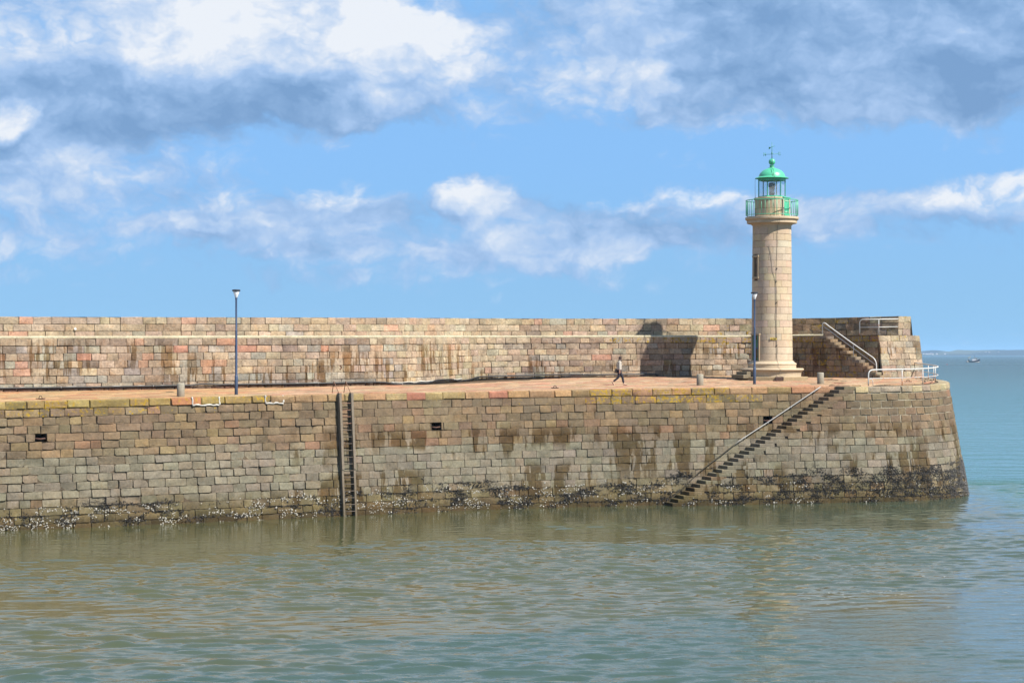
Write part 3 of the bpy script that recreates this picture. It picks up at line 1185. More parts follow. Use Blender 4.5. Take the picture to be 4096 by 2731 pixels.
# kerb course of rough stones at the foot, left part
kst = []
ed = split_widths(W1.at_px(-40), W1.at_px(1560), .5, 1.1, g)
FK = lambda s, z, off: FW1(s, z, off + .13)
for a, b in zip(ed[:-1], ed[1:]):
    kst.append(stone(FK, a, b, lambda s: W1.v(s, 2) - .05, lambda s: W1.v(s, 2) + .17, vary(g.choice([S(132, 100, 78, KA), S(120, 96, 78, KA), S(146, 112, 84, KA)]), g), rnd=g, depth=.2))
for m_ in kst:
    m_.build('kerb_stone', M_PARA, para)
# white cement fillet on parts of that foot
fl = MB()
for (pa, pb) in ((0, 330), (380, 720), (1180, 1320), (1560, 1840), (2250, 2420)):
    a, b = W1.at_px(pa), W1.at_px(pb)
    P = [FW1(s, W1.v(s, 2) + (.2 if pa < 1500 else .13) + .02 * math.sin(s * 5), .06) for s in np.linspace(a, b, 24)]
    fl.tube(P, [.025 + .02 * g.random() for _ in P], 6, S(222, 218, 206, .85) + (0,))
fl.build('cement_fillet', M_CORE, para)

# ------------------------------------------------------------------ sea
def make_sea():
    sx, sy = 0.2, 0.095
    ux = np.arange(-38, 42, sx)
    uy = np.arange(46, 134, sy)

    def grow(a, end, sgn, d):
        out, v = [], a
        while abs(v) < end:
            d *= 1.35
            v += sgn * d
            out.append(v)
        return out
    X = np.array(sorted(grow(ux[0], 12000, -1, sx)) + list(ux) + grow(ux[-1], 12000, 1, sx))
    Y = np.array(sorted(grow(uy[0], 400, -1, sy)) + list(uy) + grow(uy[-1], 8020, 1, sy))
    Y = Y[Y > -500]
    gx, gy = np.meshgrid(X, Y)
    r = np.random.RandomState(4)
    calm_ = np.zeros_like(gx)
    for i in range(14):
        a = r.uniform(0, 2 * np.pi)
        L = r.uniform(7, 34)
        kx, ky = 2 * np.pi / L * np.cos(a) * .4, 2 * np.pi / L * np.sin(a)
        calm_ += np.sin(kx * gx + ky * gy + r.uniform(0, 6.28))
    amp = 0.62 + 0.38 * np.tanh(calm_ / 2.0)
    # quieter in the lee of the wall, rougher to seaward
    yf = np.interp(gx, np.concatenate([LEFT.A[:, 0], [27.5, 34, 60]]), np.concatenate([LEFT.A[:, 1] - 1.1, [121, 170, 300]]))
    d = np.clip((yf - gy) / 26.0, 0, 1)
    amp = amp * (0.10 + 0.90 * d)
    amp = np.maximum(amp, 0.5 * np.clip((gx - 22) / 8, 0, 1))
    z = np.zeros_like(gx)
    wob = 0.8 * np.sin(gx * .37 + gy * .21) + 0.6 * np.sin(gx * .9 - gy * .33 + 1.3)
    for i in range(80):
        L = 0.32 * (1.5 / 0.32) ** r.rand()
        a = r.normal(np.pi / 2 + .10, 0.42)
        k = 2 * np.pi / L
        A = 0.034 / k
        wv = np.sin(k * np.cos(a) * gx + k * np.sin(a) * gy + r.uniform(0, 6.28) + wob * r.uniform(-1, 1))
        z += A * (wv + .3 * wv * wv)
    for i in range(18):
        L = 2.0 * (9.0 / 2.0) ** r.rand()
        a = r.normal(np.pi / 2 + .15, 0.6)
        k = 2 * np.pi / L
        z += 0.006 / k * np.sin(k * np.cos(a) * gx + k * np.sin(a) * gy + r.uniform(0, 6.28))
    edge = np.clip(np.minimum.reduce([gx + 36, 40 - gx, gy - 47, 132 - gy]) / 3, 0, 1)
    z = z * amp * edge
    ny_, nx_ = gx.shape
    V = np.stack([gx, gy, z], -1).reshape(-1, 3)
    idx = np.arange(ny_ * nx_).reshape(ny_, nx_)
    F = np.stack([idx[:-1, :-1], idx[:-1, 1:], idx[1:, 1:], idx[1:, :-1]], -1).reshape(-1, 4)
    me = bpy.data.meshes.new('sea')
    me.vertices.add(len(V))
    me.vertices.foreach_set('co', V.astype(np.float32).ravel())
    me.loops.add(F.size)
    me.loops.foreach_set('vertex_index', F.astype(np.int32).ravel())
    me.polygons.add(len(F))
    me.polygons.foreach_set('loop_start', np.arange(0, F.size, 4, dtype=np.int32))
    me.polygons.foreach_set('loop_total', np.full(len(F), 4, dtype=np.int32))
    me.polygons.foreach_set('use_smooth', np.ones(len(F), dtype=bool))
    me.update(calc_edges=True)
    o = bpy.data.objects.new('sea', me)
    COL.objects.link(o)
    o['kind'] = 'structure'
    m, t, p = mat('sea water')
    pos = t.n('ShaderNodeNewGeometry').outputs['Position']
    x, y, z_ = t.sep(pos)
    flat = t.xyz(x, y, 0.0)
    big = t.noise(t.vm('MULTIPLY', flat, (0.06, 0.16, 0)), 1.0, 4, 0.6)
    # silty water lies along the quay, clear green water comes in from the sea: the two meet in a wavering line
    line = t.m('SUBTRACT', t.m('MULTIPLY_ADD', x, 0.55, 61.5), y)
    line = t.m('MULTIPLY_ADD', t.m('SUBTRACT', big, .5), 18.0, line)
    tide_f = t.ss(line, -2.5, 3.5)
    drift = t.ss(t.m('MULTIPLY_ADD', t.m('SUBTRACT', big, .5), 30.0, x), -6.0, 30.0, 0.0, 0.75)
    ly = t.m('LOGARITHM', t.m('MAXIMUM', y, 1.0), 10.0)
    far_f = t.ss(ly, 2.15, 3.3)
    out_f = t.ss(x, 25.0, 30.0)
    f = t.m('MAXIMUM', tide_f, drift)
    c = t.mix(f, (0.054, 0.058, 0.026, 1), (0.036, 0.060, 0.048, 1))
    c = t.mix(out_f, c, (0.026, 0.082, 0.060, 1))
    c = t.mix(far_f, c, (0.015, 0.044, 0.042, 1))
    t.put(p.inputs['Base Color'], c)
    t.put(p.inputs['Roughness'], t.ss(ly, 2.1, 3.4, 0.02, 0.30))
    p.inputs['IOR'].default_value = 1.333
    r1 = t.noise(t.vm('MULTIPLY', flat, (1.7, 4.6, 0)), 1.0, 3, 0.6)
    r2 = t.noise(t.vm('MULTIPLY', flat, (0.35, 0.9, 0)), 1.0, 4, 0.62)
    r3 = t.noise(t.vm('MULTIPLY', flat, (0.07, 0.21, 0)), 1.0, 5, 0.6)
    farw = t.ss(t.m('MAXIMUM', t.m('SUBTRACT', y, 128.0), t.m('SUBTRACT', x, 36.0)), 0.0, 8.0)
    fine_ = t.m('MAXIMUM', t.m('MULTIPLY', tide_f, 0.030), 0.008)
    fine_ = t.m('MAXIMUM', fine_, t.m('MULTIPLY', out_f, 0.03))
    h = t.m('ADD', t.m('MULTIPLY', r1, fine_), t.m('MULTIPLY', t.m('ADD', t.m('MULTIPLY', r2, 0.7), t.m('MULTIPLY', r3, 1.3)), farw))
    b = t.n('ShaderNodeBump')
    b.inputs['Strength'].default_value = 1.0
    b.inputs['Distance'].default_value = 1.0
    t.put(b.inputs['Height'], h)
    t.put(p.inputs['Normal'], b.outputs[0])
    me.materials.append(m)


make_sea()

# flecks of foam drifting where the currents meet
fm = MB()
gf = random.Random(17)
for i in range(240):
    if i < 190:
        px_ = gf.gauss(3280, 330)
        py_ = np.interp(px_, [2000, 3000, 3300, 3700, 4096], [2440, 2385, 2388, 2345, 2240]) + gf.gauss(0, 14 if i % 3 else 40)
    else:
        px_ = gf.uniform(2100, 4090)
        py_ = gf.uniform(2180, 2480)
    D_ = CAMZ * FPX / (py_ - EYE)
    c_ = Vector(((px_ - CX) / FPX * D_, D_, .012 + gf.uniform(0, .03)))
    a_, b_ = gf.uniform(.04, .15), gf.uniform(.006, .013)
    th_ = gf.uniform(-.5, .5)
    V_ = []
    for k in range(6):
        q_ = 6.283 * k / 6
        u_, v_ = a_ * math.cos(q_) * gf.uniform(.7, 1.2), b_ * math.sin(q_) * gf.uniform(.7, 1.2)
        V_.append(c_ + Vector((u_ * math.cos(th_) - v_ * math.sin(th_), u_ * math.sin(th_) + v_ * math.cos(th_), 0)))
    V_.append(c_ + Vector((0, 0, .004)))
    fm.add(V_, [(k, (k + 1) % 6, 6) for k in range(6)], S(200, 206, 206) + (0,))
tag(fm.build('sea_foam', M_SHELL), 'white flecks of foam drifting on the water below the lighthouse', 'foam', kind='stuff')

# ------------------------------------------------------------------ shells on the wall
def shells():
    r = random.Random(31)
    V, F, C = [], [], []
    V2, F2, C2 = [], [], []

    def field(s, z, px):
        n = mnoise.noise(Vector((s * .9, z * 2.2, 1.7))) + .5 * mnoise.noise(Vector((s * 2.7, z * 6.0, 4.1)))
        return n

    def place(F_, s, z, size, kind, px):
        p = Vector(F_(s, z, .012))
        a = Vector(F_(s + .05, z, .012)) - p
        a.normalize()
        b = Vector((0, 0, 1)) - a * a.z
        n = a.cross(b).normalized()
        if n.y > 0:
            n = -n
        t = r.uniform(0, 6.283)
        if kind == 0:
            t = r.gauss(1.57, .8)
        u = a * math.cos(t) + b * math.sin(t)
        v = n.cross(u)
        if kind == 0:
            k = len(V)
            L, w_, h = size, size * r.uniform(.38, .55), size * r.uniform(.4, .75)
            V.extend([p - u * L * .5, p + v * w_ * .5, p + u * L * .5, p - v * w_ * .5, p + n * h + u * L * r.uniform(-.2, .3)])
            F.extend([(k, k + 1, k + 4), (k + 1, k + 2, k + 4), (k + 2, k + 3, k + 4), (k + 3, k, k + 4)])
            q = r.choice((.6, .8, 1.0, 1.4, 2.4))
            c = (0.040 * q, 0.038 * q, 0.037 * q, 0)
            C.extend([c] * 5)
        else:
            k = len(V2)
            m = 6
            for i in range(m):
                th = 6.283 * i / m
                rr = size * .5 * r.uniform(.75, 1.15)
                V2.append(p + u * rr * math.cos(th) + v * rr * .78 * math.sin(th) + n * r.uniform(.005, .03))
            V2.append(p + n * size * r.uniform(.25, .45) + u * size * r.uniform(-.1, .1))
            F2.extend([(k + i, k + (i + 1) % m, k + m) for i in range(m)])
            q = r.uniform(.62, 1.08)
            c = (0.31 * q, 0.295 * q, 0.255 * q, 0)
            C2.extend([c] * (m + 1))

    def joint_near(path, z, s):
        ch = (path.v(s, 2) - COPH + 0.55) / (NC - 1)
        t = ((path.v(s, 2) - COPH) - z) / ch
        return abs(t - round(t)) * ch
    for path, F_, s0, s1, count in ((LEFT, FL, LEFT.at_px(-60), LEFT.at_px(2760), 90000), (HEAD, FH, .3, HEAD.at_px(3780) + 7, 60000)):
        for i in range(count):
            s = r.uniform(s0, s1)
            z = r.uniform(-.05, 2.3)
            x, y = path.xy(s)
            px = path.px(s)
            if path is HEAD and z > stair_z(x) - .25:
                continue
            if path is LEFT and x > SX0 - .3 and z < stair_z(x) + .1:
                continue
            # the mussel band: thin and low at the left, thick towards the head
            if path is LEFT:
                u = max(0, min(1, (px - 0) / 2700))
                top = .90 + .50 * u + .25 * math.sin(px / 210.0)
                thick = .50 + .24 * u
            else:
                u = max(0, min(1, (px - 2700) / 1000))
                top = 1.25 + .45 * u
                thick = .56 + .50 * u
            e = field(s, z, px) + thick - .55
            e -= max(0, (z - top) * 1.5)
            if joint_near(path, z, s) < .05:
                e += .28 if z < top + .35 else .0
            if z < .28:
                e -= .15
            if e > -.02 + .8 * r.random():
                place(F_, s, z, r.uniform(.045, .085), 0, px)
            # oysters: pale, most at the left and low down
            wl = 1.0 if px < 1100 else (.6 if px < 2000 else .42 if px < 3400 else .16)
            zt = .85 if px < 1100 else 1.15
            eo = field(s + 40, z * 1.3, px) + .16
            if r.random() < .13 * wl and z < zt + .3 * r.random() and eo > .12 + .3 * r.random():
                place(F_, s, z, r.uniform(.045, .10), 1, px)
    for name, VV, FF, CC, lab, cat in (('mussels', V, F, C, 'dark mussel crust along the foot of the quay wall', 'mussels'),
                                       ('oyster_shells', V2, F2, C2, 'pale oyster shells clustered low on the quay wall', 'oysters')):
        o = MB().add(VV, FF, CC, smooth=False).build(name, M_SHELL)
        tag(o, lab, cat, kind='stuff')


shells()

# ------------------------------------------------------------------ lighthouse
LC = Vector((16.22, 124.8, 0))
lh = empty('lighthouse', (LC.x, LC.y, 6.85))
tag(lh, 'round pale stone lighthouse with green lantern and gallery on the jetty', 'lighthouse')
g = random.Random(41)
P_T = [S(*c, 1.0) for c in ((218, 194, 160), (222, 200, 168), (212, 186, 152), (224, 206, 178), (216, 188, 150), (208, 186, 158), (220, 192, 156), (214, 194, 166))]


def onT(ang, r_, z):
    """point on the tower: angle from the viewer's side, clockwise to the right"""
    return (LC.x + r_ * math.sin(ang), LC.y - r_ * math.cos(ang), z)


def rT(z):
    return 1.285 + (1.2 - 1.285) * (z - 8.0) / (16.3 - 8.0)


def curved_block(r_in, r_out, a0, a1, z0, z1, col, nseg=6, gap=.006, parent=None, name='stone', taper=True, dr=0.0):
    V, F = [], []
    ga = gap / r_out(z0)
    A = np.linspace(a0 + ga, a1 - ga, nseg + 1)
    rows = [(z0 + gap, -gap * 1.4), (z0 + gap * 2.5, 0), (z1 - gap * 2.5, 0), (z1 - gap, -gap * 1.4)]
    for (z, d) in rows:
        for i, a in enumerate(A):
            e = d - (gap if i in (0, nseg) else 0)
            V.append(onT(a, r_out(z) + e + dr, z))
    n1_ = nseg + 1
    for k in range(3):
        for i in range(nseg):
            F.append((k * n1_ + i, k * n1_ + i + 1, (k + 1) * n1_ + i + 1, (k + 1) * n1_ + i))
    b = len(V)
    for (z, d) in (rows[0], rows[3]):
        for a in A:
            V.append(onT(a, r_in, z))
    for i in range(nseg):
        F.append((b + i, b + i + 1, i + 1, i))
        F.append((3 * n1_ + i, 3 * n1_ + i + 1, b + n1_ + i + 1, b + n1_ + i))
    F.append((b, 0, n1_, 2 * n1_, 3 * n1_, b + n1_))
    F.append((b + nseg, b + n1_ + nseg, 3 * n1_ + nseg, 2 * n1_ + nseg, n1_ + nseg, nseg))
    m_ = MB().add(V, F, tuple(col) + (0,), [(0, v[2], a0 * 3) for v in V], smooth=True)
    return m_.build(name, M_TOWER, parent, smooth_angle=R(35))


# foundation slab of six sides, base mouldings
slab = MB()
sl_n = 8
for k in range(sl_n):
    pass
slab.lathe([(2.36, 6.6), (2.36, 7.02), (2.33, 7.05), (1.0, 7.05)], (LC.x, LC.y, 0), 8, S(190, 164, 120, .85), smooth=False, a0=R(22.5 - 12))
slab.build('foundation_slab', M_TOWER, lh)
blk = MB().box(onT(R(4), 2.27, 6.95), (.48, .14, .22), Matrix.Rotation(R(3), 3, 'Z'), S(92, 66, 54) + (0,), bev=.01)
blk.build('rusty_block', M_CONC, lh)
base_prof = [(1.80, 7.05), (1.80, 7.13), (1.82, 7.30), (1.86, 7.38), (1.93, 7.42), (1.97, 7.47), (1.97, 7.52), (1.93, 7.57), (1.6, 7.585), (1.5, 7.585), (1.5, 7.60),
             (1.5, 7.78), (1.52, 7.80), (1.53, 7.84), (1.50, 7.89), (1.42, 7.93), (1.38, 7.97), (1.335, 8.0), (1.335, 8.04), (1.30, 8.06), (1.0, 8.06)]
pb = MB().lathe(base_prof, (LC.x, LC.y, 0), 48, S(220, 196, 160, 1.0))
pb.build('pedestal', M_TOWER, lh, smooth_angle=R(30))
shaft = empty('tower_shaft', (LC.x, LC.y, 8.06))
shaft.parent = lh
shaft.matrix_parent_inverse = Matrix.Translation(-Vector(lh.location))
inner = MB().lathe([(1.255, 8.0), (1.17, 16.4), (.9, 16.4)], (LC.x, LC.y, 0), 40, S(120, 100, 76, .8))
inner.build('core', M_CORE, shaft)
NCO = 20
DOORA, WINA = R(-62), R(-62)
z0, z1 = 8.06, 16.30
for k in range(NCO):
    za, zb_ = z0 + (z1 - z0) * k / NCO, z0 + (z1 - z0) * (k + 1) / NCO
    nb = g.choice((9, 9, 10))
    a_off = (k % 2) * math.pi / nb + g.uniform(-.12, .12)
    ang = [a_off + 2 * math.pi * (i + g.uniform(-.16, .16)) / nb for i in range(nb)]
    ang.append(ang[0] + 2 * math.pi)
    for a, b in zip(ang[:-1], ang[1:]):
        m_ = (a + b) / 2
        wrap = (m_ + math.pi) % (2 * math.pi) - math.pi
        pieces = [(a, b)]
        # leave the door and the slit window open
        for (wa, lo_, hi_, half) in ((DOORA, 7.4, 9.66, .26), (WINA, 13.25, 14.45, .14)):
            if zb_ > lo_ + .05 and za < hi_ - .05:
                nxt = []
                for (c, d) in pieces:
                    sh = 2 * math.pi * round(((c + d) / 2 - wa) / (2 * math.pi))
                    h0, h1 = wa - half + sh, wa + half + sh
                    if d <= h0 or c >= h1:
                        nxt.append((c, d))
                    else:
                        if h0 - c > .06:
                            nxt.append((c, h0))
                        if d - h1 > .06:
                            nxt.append((h1, d))
                pieces = nxt
        for (c, d) in pieces:
            if d - c < .05:
                continue
            col = vary(calm(g.choice(P_T), S(219, 196, 163, 1.0), .3), g, .05)
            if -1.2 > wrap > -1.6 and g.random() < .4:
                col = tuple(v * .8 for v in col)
            curved_block(1.08, rT, c, d, za, zb_, col, nseg=max(2, int((d - c) / .13)), gap=.007, parent=shaft)
# door frame, green door; slit window
def frame_at(ang, zlo, zhi, half, wd, proud, name, dark=False):
    m_ = MB()
    col = S(200, 176, 140, .85) + (0,)
    r0 = rT((zlo + zhi) / 2)
    rot = Matrix.Rotation(ang, 3, 'Z')
    cw_ = r0 * half
    for sx in (-1, 1):
        c = Vector(onT(ang, r0 * math.cos(half) - .05, (zlo + zhi) / 2)) + rot @ Vector((sx * (cw_ + wd / 2 - .01), 0, 0))
        m_.box(c, (wd, .16 + proud, zhi - zlo), rot, col, bev=.012)
    c = Vector(onT(ang, r0 * math.cos(half) - .04, zhi + wd / 2))
    m_.box(c, (2 * cw_ + 2 * wd + .04, .19 + proud, wd), rot, col, bev=.012)
    if dark:
        c = Vector(onT(ang, r0 * math.cos(half) - .04, zlo - wd / 2))
        m_.box(c, (2 * cw_ + 2 * wd + .04, .19 + proud, wd), rot, col, bev=.012)
    m_.build(name, M_TOWER, lh)


frame_at(DOORA, 7.5, 9.62, .26, .11, .02, 'door_frame')
frame_at(WINA, 13.25, 14.45, .14, .13, .02, 'window_frame', dark=True)
rot = Matrix.Rotation(DOORA, 3, 'Z')
d_ = MB().box(onT(DOORA, 1.20, 8.55), (.66, .06, 2.12), rot, S(24, 132, 92) + (0,), bev=.01)
dr = d_.build('door', M_GREEN, lh)
for zz in (8.0, 9.1):
    MB().box(onT(DOORA, 1.235, zz), (.5, .02, .5), rot, S(20, 116, 82) + (0,), bev=.008).build('door_panel', M_GREEN, dr)
MB().box(onT(DOORA + .14, 1.245, 8.95), (.2, .02, .34), rot, S(30, 70, 150) + (0,)).build('door_sign', M_PAINT, dr)
MB().box(onT(WINA, 1.02, 13.85), (.5, .05, 1.2), rot, S(40, 42, 46) + (0,)).build('window_pane', M_PAINT, lh)
for i, (rr, zz, wd) in enumerate(((1.95, 7.34, 1.15), (2.25, 7.16, 1.3))):
    MB().box(onT(DOORA - .05, rr, zz - .09), (wd, .55, .24), rot, S(150, 136, 108, .8) + (0,), bev=.02).build('door_step', M_TOWER, lh)
# neck mouldings, corbel, gallery slab
neck = MB().lathe([(1.0, 16.28), (1.205, 16.28), (1.205, 16.33), (1.20, 16.40), (1.22, 16.46), (1.30, 16.52), (1.42, 16.56), (1.50, 16.57), (1.50, 16.58),
                   (1.555, 16.59), (1.555, 16.76), (1.60, 16.78), (1.66, 16.84), (1.66, 16.95), (1.645, 16.97), (.8, 16.97)], (LC.x, LC.y, 0), 56, S(218, 194, 158, 1.0))
neck.build('gallery_slab', M_TOWER, lh, smooth_angle=R(30))
# service drum in two courses
drum = empty('service_drum', (LC.x, LC.y, 16.97))
drum.parent = lh
drum.matrix_parent_inverse = Matrix.Translation(-Vector(lh.location))
MB().lathe([(1.03, 16.9), (1.03, 18.1), (.8, 18.1)], (LC.x, LC.y, 0), 40, S(150, 126, 96, .8)).build('core', M_CORE, drum)
for k, (za, zb_) in enumerate(((16.97, 17.5), (17.5, 18.06))):
    ang = [R(v) for v in ((-175, -118, -72, -28, 26, 30, 64, 112, 150, 185) if k == 0 else (-170, -125, -62, -10, 28, 30, 64, 105, 148, 190))]
    for a, b in zip(ang[:-1], ang[1:]):
        if abs((a + b) / 2 - R(47)) < R(6) or b - a < .08:
            continue
        curved_block(.9, lambda z: 1.075, a, b, za, zb_, vary(calm(g.choice(P_T), S(214, 186, 140, .95), .4), g, .05), nseg=8, gap=.006, parent=drum)
MB().lathe([(.7, 18.06), (1.10, 18.06), (1.125, 18.10), (1.125, 18.15), (1.09, 18.18), (.5, 18.19)], (LC.x, LC.y, 0), 48, S(216, 190, 148, .95)).build('cornice', M_TOWER, drum, smooth_angle=R(30))
GREEN = S(62, 212, 160, 1.0)
GREEND = S(44, 178, 136, .9)
rot = Matrix.Rotation(R(47), 3, 'Z')
gd = MB().box(onT(R(47), 1.03, 17.56), (.56, .10, 1.12), rot, GREEN + (0,), bev=.01).build('gallery_door', M_GREEN, lh)
for zz in (17.25, 17.95):
    MB().box(onT(R(49), 1.09, zz), (.42, .03, .05), rot, S(190, 224, 196) + (0,)).build('hinge', M_GREEN, gd)
MB().box(onT(R(47), 1.10, 17.06), (.56, .16, .07), rot, GREEN + (0,)).build('door_sill', M_GREEN, gd)
for sx in (-1, 1):
    MB().box(Vector(onT(R(47), 1.06, 17.56)) + rot @ Vector((sx * .32, 0, 0)), (.07, .12, 1.14), rot, S(226, 216, 190) + (0,)).build('door_jamb', M_TOWER, gd)
MB().box(onT(R(47), 1.06, 18.15), (.72, .22, .06), rot, GREEN + (0,), bev=.01).build('door_hood', M_GREEN, gd)
# gallery railing
rail = empty('gallery_railing', (LC.x, LC.y, 16.97))
rail.parent = lh
rail.matrix_parent_inverse = Matrix.Translation(-Vector(lh.location))
RR = 1.615


def ring(rad, z, r_, n=56):
    return MB().tube([onT(2 * math.pi * i / n, rad, z) for i in range(n + 1)], r_, 6, GREEN + (0,), cap=False)


ring(RR, 18.02, .026).build('top_rail', M_GREEN, rail)
ring(RR, 17.10, .02).build('bottom_rail', M_GREEN, rail)
NB = 42
for i in range(NB):
    a = 2 * math.pi * (i + .4) / NB
    thick = .022 if i % 7 == 0 else .0125
    zlo_ = 16.95 if i % 7 == 0 else 17.10
    MB().tube([onT(a, RR, zlo_), onT(a, RR, 18.02)], thick, 6, GREEN + (0,)).build('baluster', M_GREEN, rail)
# lantern
lan = empty('lantern', (LC.x, LC.y, 18.19))
lan.parent = lh
lan.matrix_parent_inverse = Matrix.Translation(-Vector(lh.location))
HX = [R(-30 + 60 * i + 3) for i in range(6)]
LR = .83
hexr = lambda z, r_: [onT(a, r_, z) for a in HX]
def hexring(z, h, w_, name):
    m_ = MB()
    for i in range(6):
        a, b = Vector(onT(HX[i], LR, z)), Vector(onT(HX[(i + 1) % 6], LR, z))
        d = (b - a)
        ang = math.atan2(d.y, d.x)
        m_.box((a + b) / 2, (d.length + w_ * .5, w_, h), Matrix.Rotation(ang, 3, 'Z'), GREEN + (0,), bev=.008)
    m_.build(name, M_GREEN, lan)
hexring(18.235, .09, .09, 'lantern_sill')
hexring(19.31, .12, .08, 'lantern_head')
MB().lathe([(.80, 18.19), (.80, 18.24), (.2, 18.25)], (LC.x, LC.y, 0), 24, GREEND).build('lantern_floor', M_GREEN, lan)
for a in HX:
    MB().tube([onT(a, LR, 18.2), onT(a, LR, 19.4)], .034, 6, GREEND + (0,), smooth=False).build('lantern_post', M_GREEN, lan)
for i in range(6):
    a, b = HX[i], HX[(i + 1) % 6]
    p = [onT(a, LR - .015, 18.28), onT(b, LR - .015, 18.28), onT(b, LR - .015, 19.25), onT(a, LR - .015, 19.25)]
    q = [onT(a, LR - .027, 18.28), onT(b, LR - .027, 18.28), onT(b, LR - .027, 19.25), onT(a, LR - .027, 19.25)]
    MB().add(p + q, [(0, 1, 2, 3), (7, 6, 5, 4), (0, 4, 5, 1), (1, 5, 6, 2), (2, 6, 7, 3), (3, 7, 4, 0)], (1, 1, 1, 0)).build('glass_pane', M_GLASS, lan)
MB().lathe([(.02, 18.25), (.22, 18.25), (.2, 18.29), (.16, 18.33), (.165, 18.46), (.19, 18.48), (.19, 18.52), (.16, 18.54), (.16, 18.70), (.2, 18.72), (.2, 18.76),
            (.165, 18.80), (.21, 18.9), (.215, 19.0), (.2, 19.12), (.12, 19.14)], (LC.x, LC.y, 0), 20, S(118, 124, 130),
           cols=[S(60, 62, 66)] * 5 + [S(150, 158, 164)] * 5 + [S(70, 72, 76)] * 2 + [S(112, 120, 126)] * 4).build('lens', M_METAL, lan, smooth_angle=R(40))
roof = MB().lathe([(.7, 19.36), (.86, 19.37), (.9, 19.40), (1.045, 19.39), (1.05, 19.41), (1.0, 19.44), (.87, 19.485), (.83, 19.50), (.815, 19.56), (.78, 19.66), (.70, 19.77), (.58, 19.88),
                   (.42, 19.97), (.27, 20.02), (.22, 20.045), (.22, 20.06), (.14, 20.08), (.12, 20.13), (.155, 20.16), (.155, 20.18), (.12, 20.20), (.14, 20.23)], (LC.x, LC.y, 0), 48, GREEN)
ro = roof.build('dome_roof', M_GREEN, lan, smooth_angle=R(30))
MB().lathe([(.001 + .205 * math.sin(t), 20.44 - .205 * math.cos(t)) for t in np.linspace(.5, math.pi - .02, 14)], (LC.x, LC.y, 0), 28, GREEN).build('ball_finial', M_GREEN, ro)
MB().tube([onT(R(-14), .50, 19.96), onT(R(-8), .72, 19.78), onT(R(-5), .83, 19.55), onT(R(-5), .9, 19.46)], .012, 5, S(30, 120, 92) + (0,)).build('roof_seam', M_GREEN, ro)
# weather vane with its N and S
van = empty('weather_vane', (LC.x, LC.y, 20.6))
van.parent = lh
van.matrix_parent_inverse = Matrix.Translation(-Vector(lh.location))
top = Vector((LC.x, LC.y, 0))
VG = S(52, 180, 136, .8) + (0,)
MB().tube([top + Vector((0, 0, 20.6)), top + Vector((0, 0, 21.2)), top + Vector((0, 0, 21.68))], [.025, .018, .01], 6, VG).build('spindle', M_GREEN, van)
MB().tube([top + Vector((-.42, .05, 20.9)), top + Vector((.42, -.05, 20.93))], .013, 5, VG).build('direction_bar', M_GREEN, van)
MB().tube([top + Vector((.05, .38, 20.92)), top + Vector((-.05, -.38, 20.92))], .013, 5, VG).build('direction_bar', M_GREEN, van)
MB().lathe([(.0, 20.93), (.05, 20.96), (.05, 21.0), (.0, 21.04)], (LC.x, LC.y, 0), 10, VG).build('collar', M_GREEN, van)
# each letter as strokes
nl = MB()
c = top + Vector((-.44, .05, 20.90))
for (a, b) in (((-.06, -.09), (-.06, .09)), ((-.06, .09), (.06, -.09)), ((.06, -.09), (.06, .09)), ((-.085, .09), (-.04, .09)), ((.04, .09), (.085, .09)), ((-.085, -.09), (-.04, -.09))):
    nl.tube([c + Vector((a[0], 0, a[1])), c + Vector((b[0], 0, b[1]))], .014, 5, VG)
nl.build('letter_n', M_GREEN, van)
c = top + Vector((.46, -.05, 20.94))
sp = [(.055, .055), (.03, .09), (-.02, .095), (-.058, .065), (-.045, .025), (0, 0), (.045, -.025), (.06, -.06), (.025, -.095), (-.025, -.092), (-.06, -.055)]
MB().tube([c + Vector((x, 0, z)) for x, z in sp], .015, 5, VG).build('letter_s', M_GREEN, van)
ar = MB().tube([top + Vector((-.12, .0, 21.32)), top + Vector((.18, -.0, 21.43))], .014, 5, VG)
e0 = top + Vector((-.10, 0, 21.33))
ar.add([e0 + Vector(p) for p in ((.0, -.008, .02), (-.1, -.008, .03), (-.09, -.008, -.13), (.02, -.008, -.04), (.0, .008, .02), (-.1, .008, .03), (-.09, .008, -.13), (.02, .008, -.04))],
       [(0, 1, 2, 3), (7, 6, 5, 4), (0, 4, 5, 1), (1, 5, 6, 2), (2, 6, 7, 3), (3, 7, 4, 0)], S(26, 110, 84) + (0,))
ar.build('arrow', M_GREEN, van)
# cables, aerial, warning plate, lamp bracket
cab = MB()
CBC = S(92, 96, 92, .8) + (0,)
def along(pts, r_):
    out = []
    for (a, z, extra) in pts:
        out.append(onT(R(a), r_(z) + .02 + extra, z))
    return out
prof_r = lambda z: rT(z) if z > 8.06 else (1.52 if z > 7.6 else (1.96 if z > 7.05 else 2.37))
MB().tube(along([(9, 16.95, .45), (9, 16.6, .38), (8.5, 16.4, .03), (7, 15, .0), (5, 13.7, .0), (4.5, 12.9, .01), (6, 11.6, .0), (5, 10.4, 0), (6, 9.4, 0), (7, 8.1, .0)], prof_r)
          + [onT(R(7), 1.42, 8.0), onT(R(7), 1.55, 7.84), onT(R(7), 1.54, 7.62), onT(R(7), 1.99, 7.55), onT(R(8), 1.99, 7.45), onT(R(5), 1.86, 7.2), onT(R(9), 1.95, 7.08), onT(R(10), 2.39, 7.05), onT(R(10), 2.4, 6.9)],
          .008, 5, CBC).build('cable', M_RUBBER, lh)
MB().tube(along([(-16, 15.2, 0), (-10, 14.6, .0), (-6, 13.6, .0), (2, 13.0, .0), (2.2, 12.3, 0), (3.2, 11.2, 0), (3, 10.2, 0), (4.2, 9.2, 0), (5, 8.2, 0)], prof_r), .008, 5, CBC).build('cable', M_RUBBER, lh)
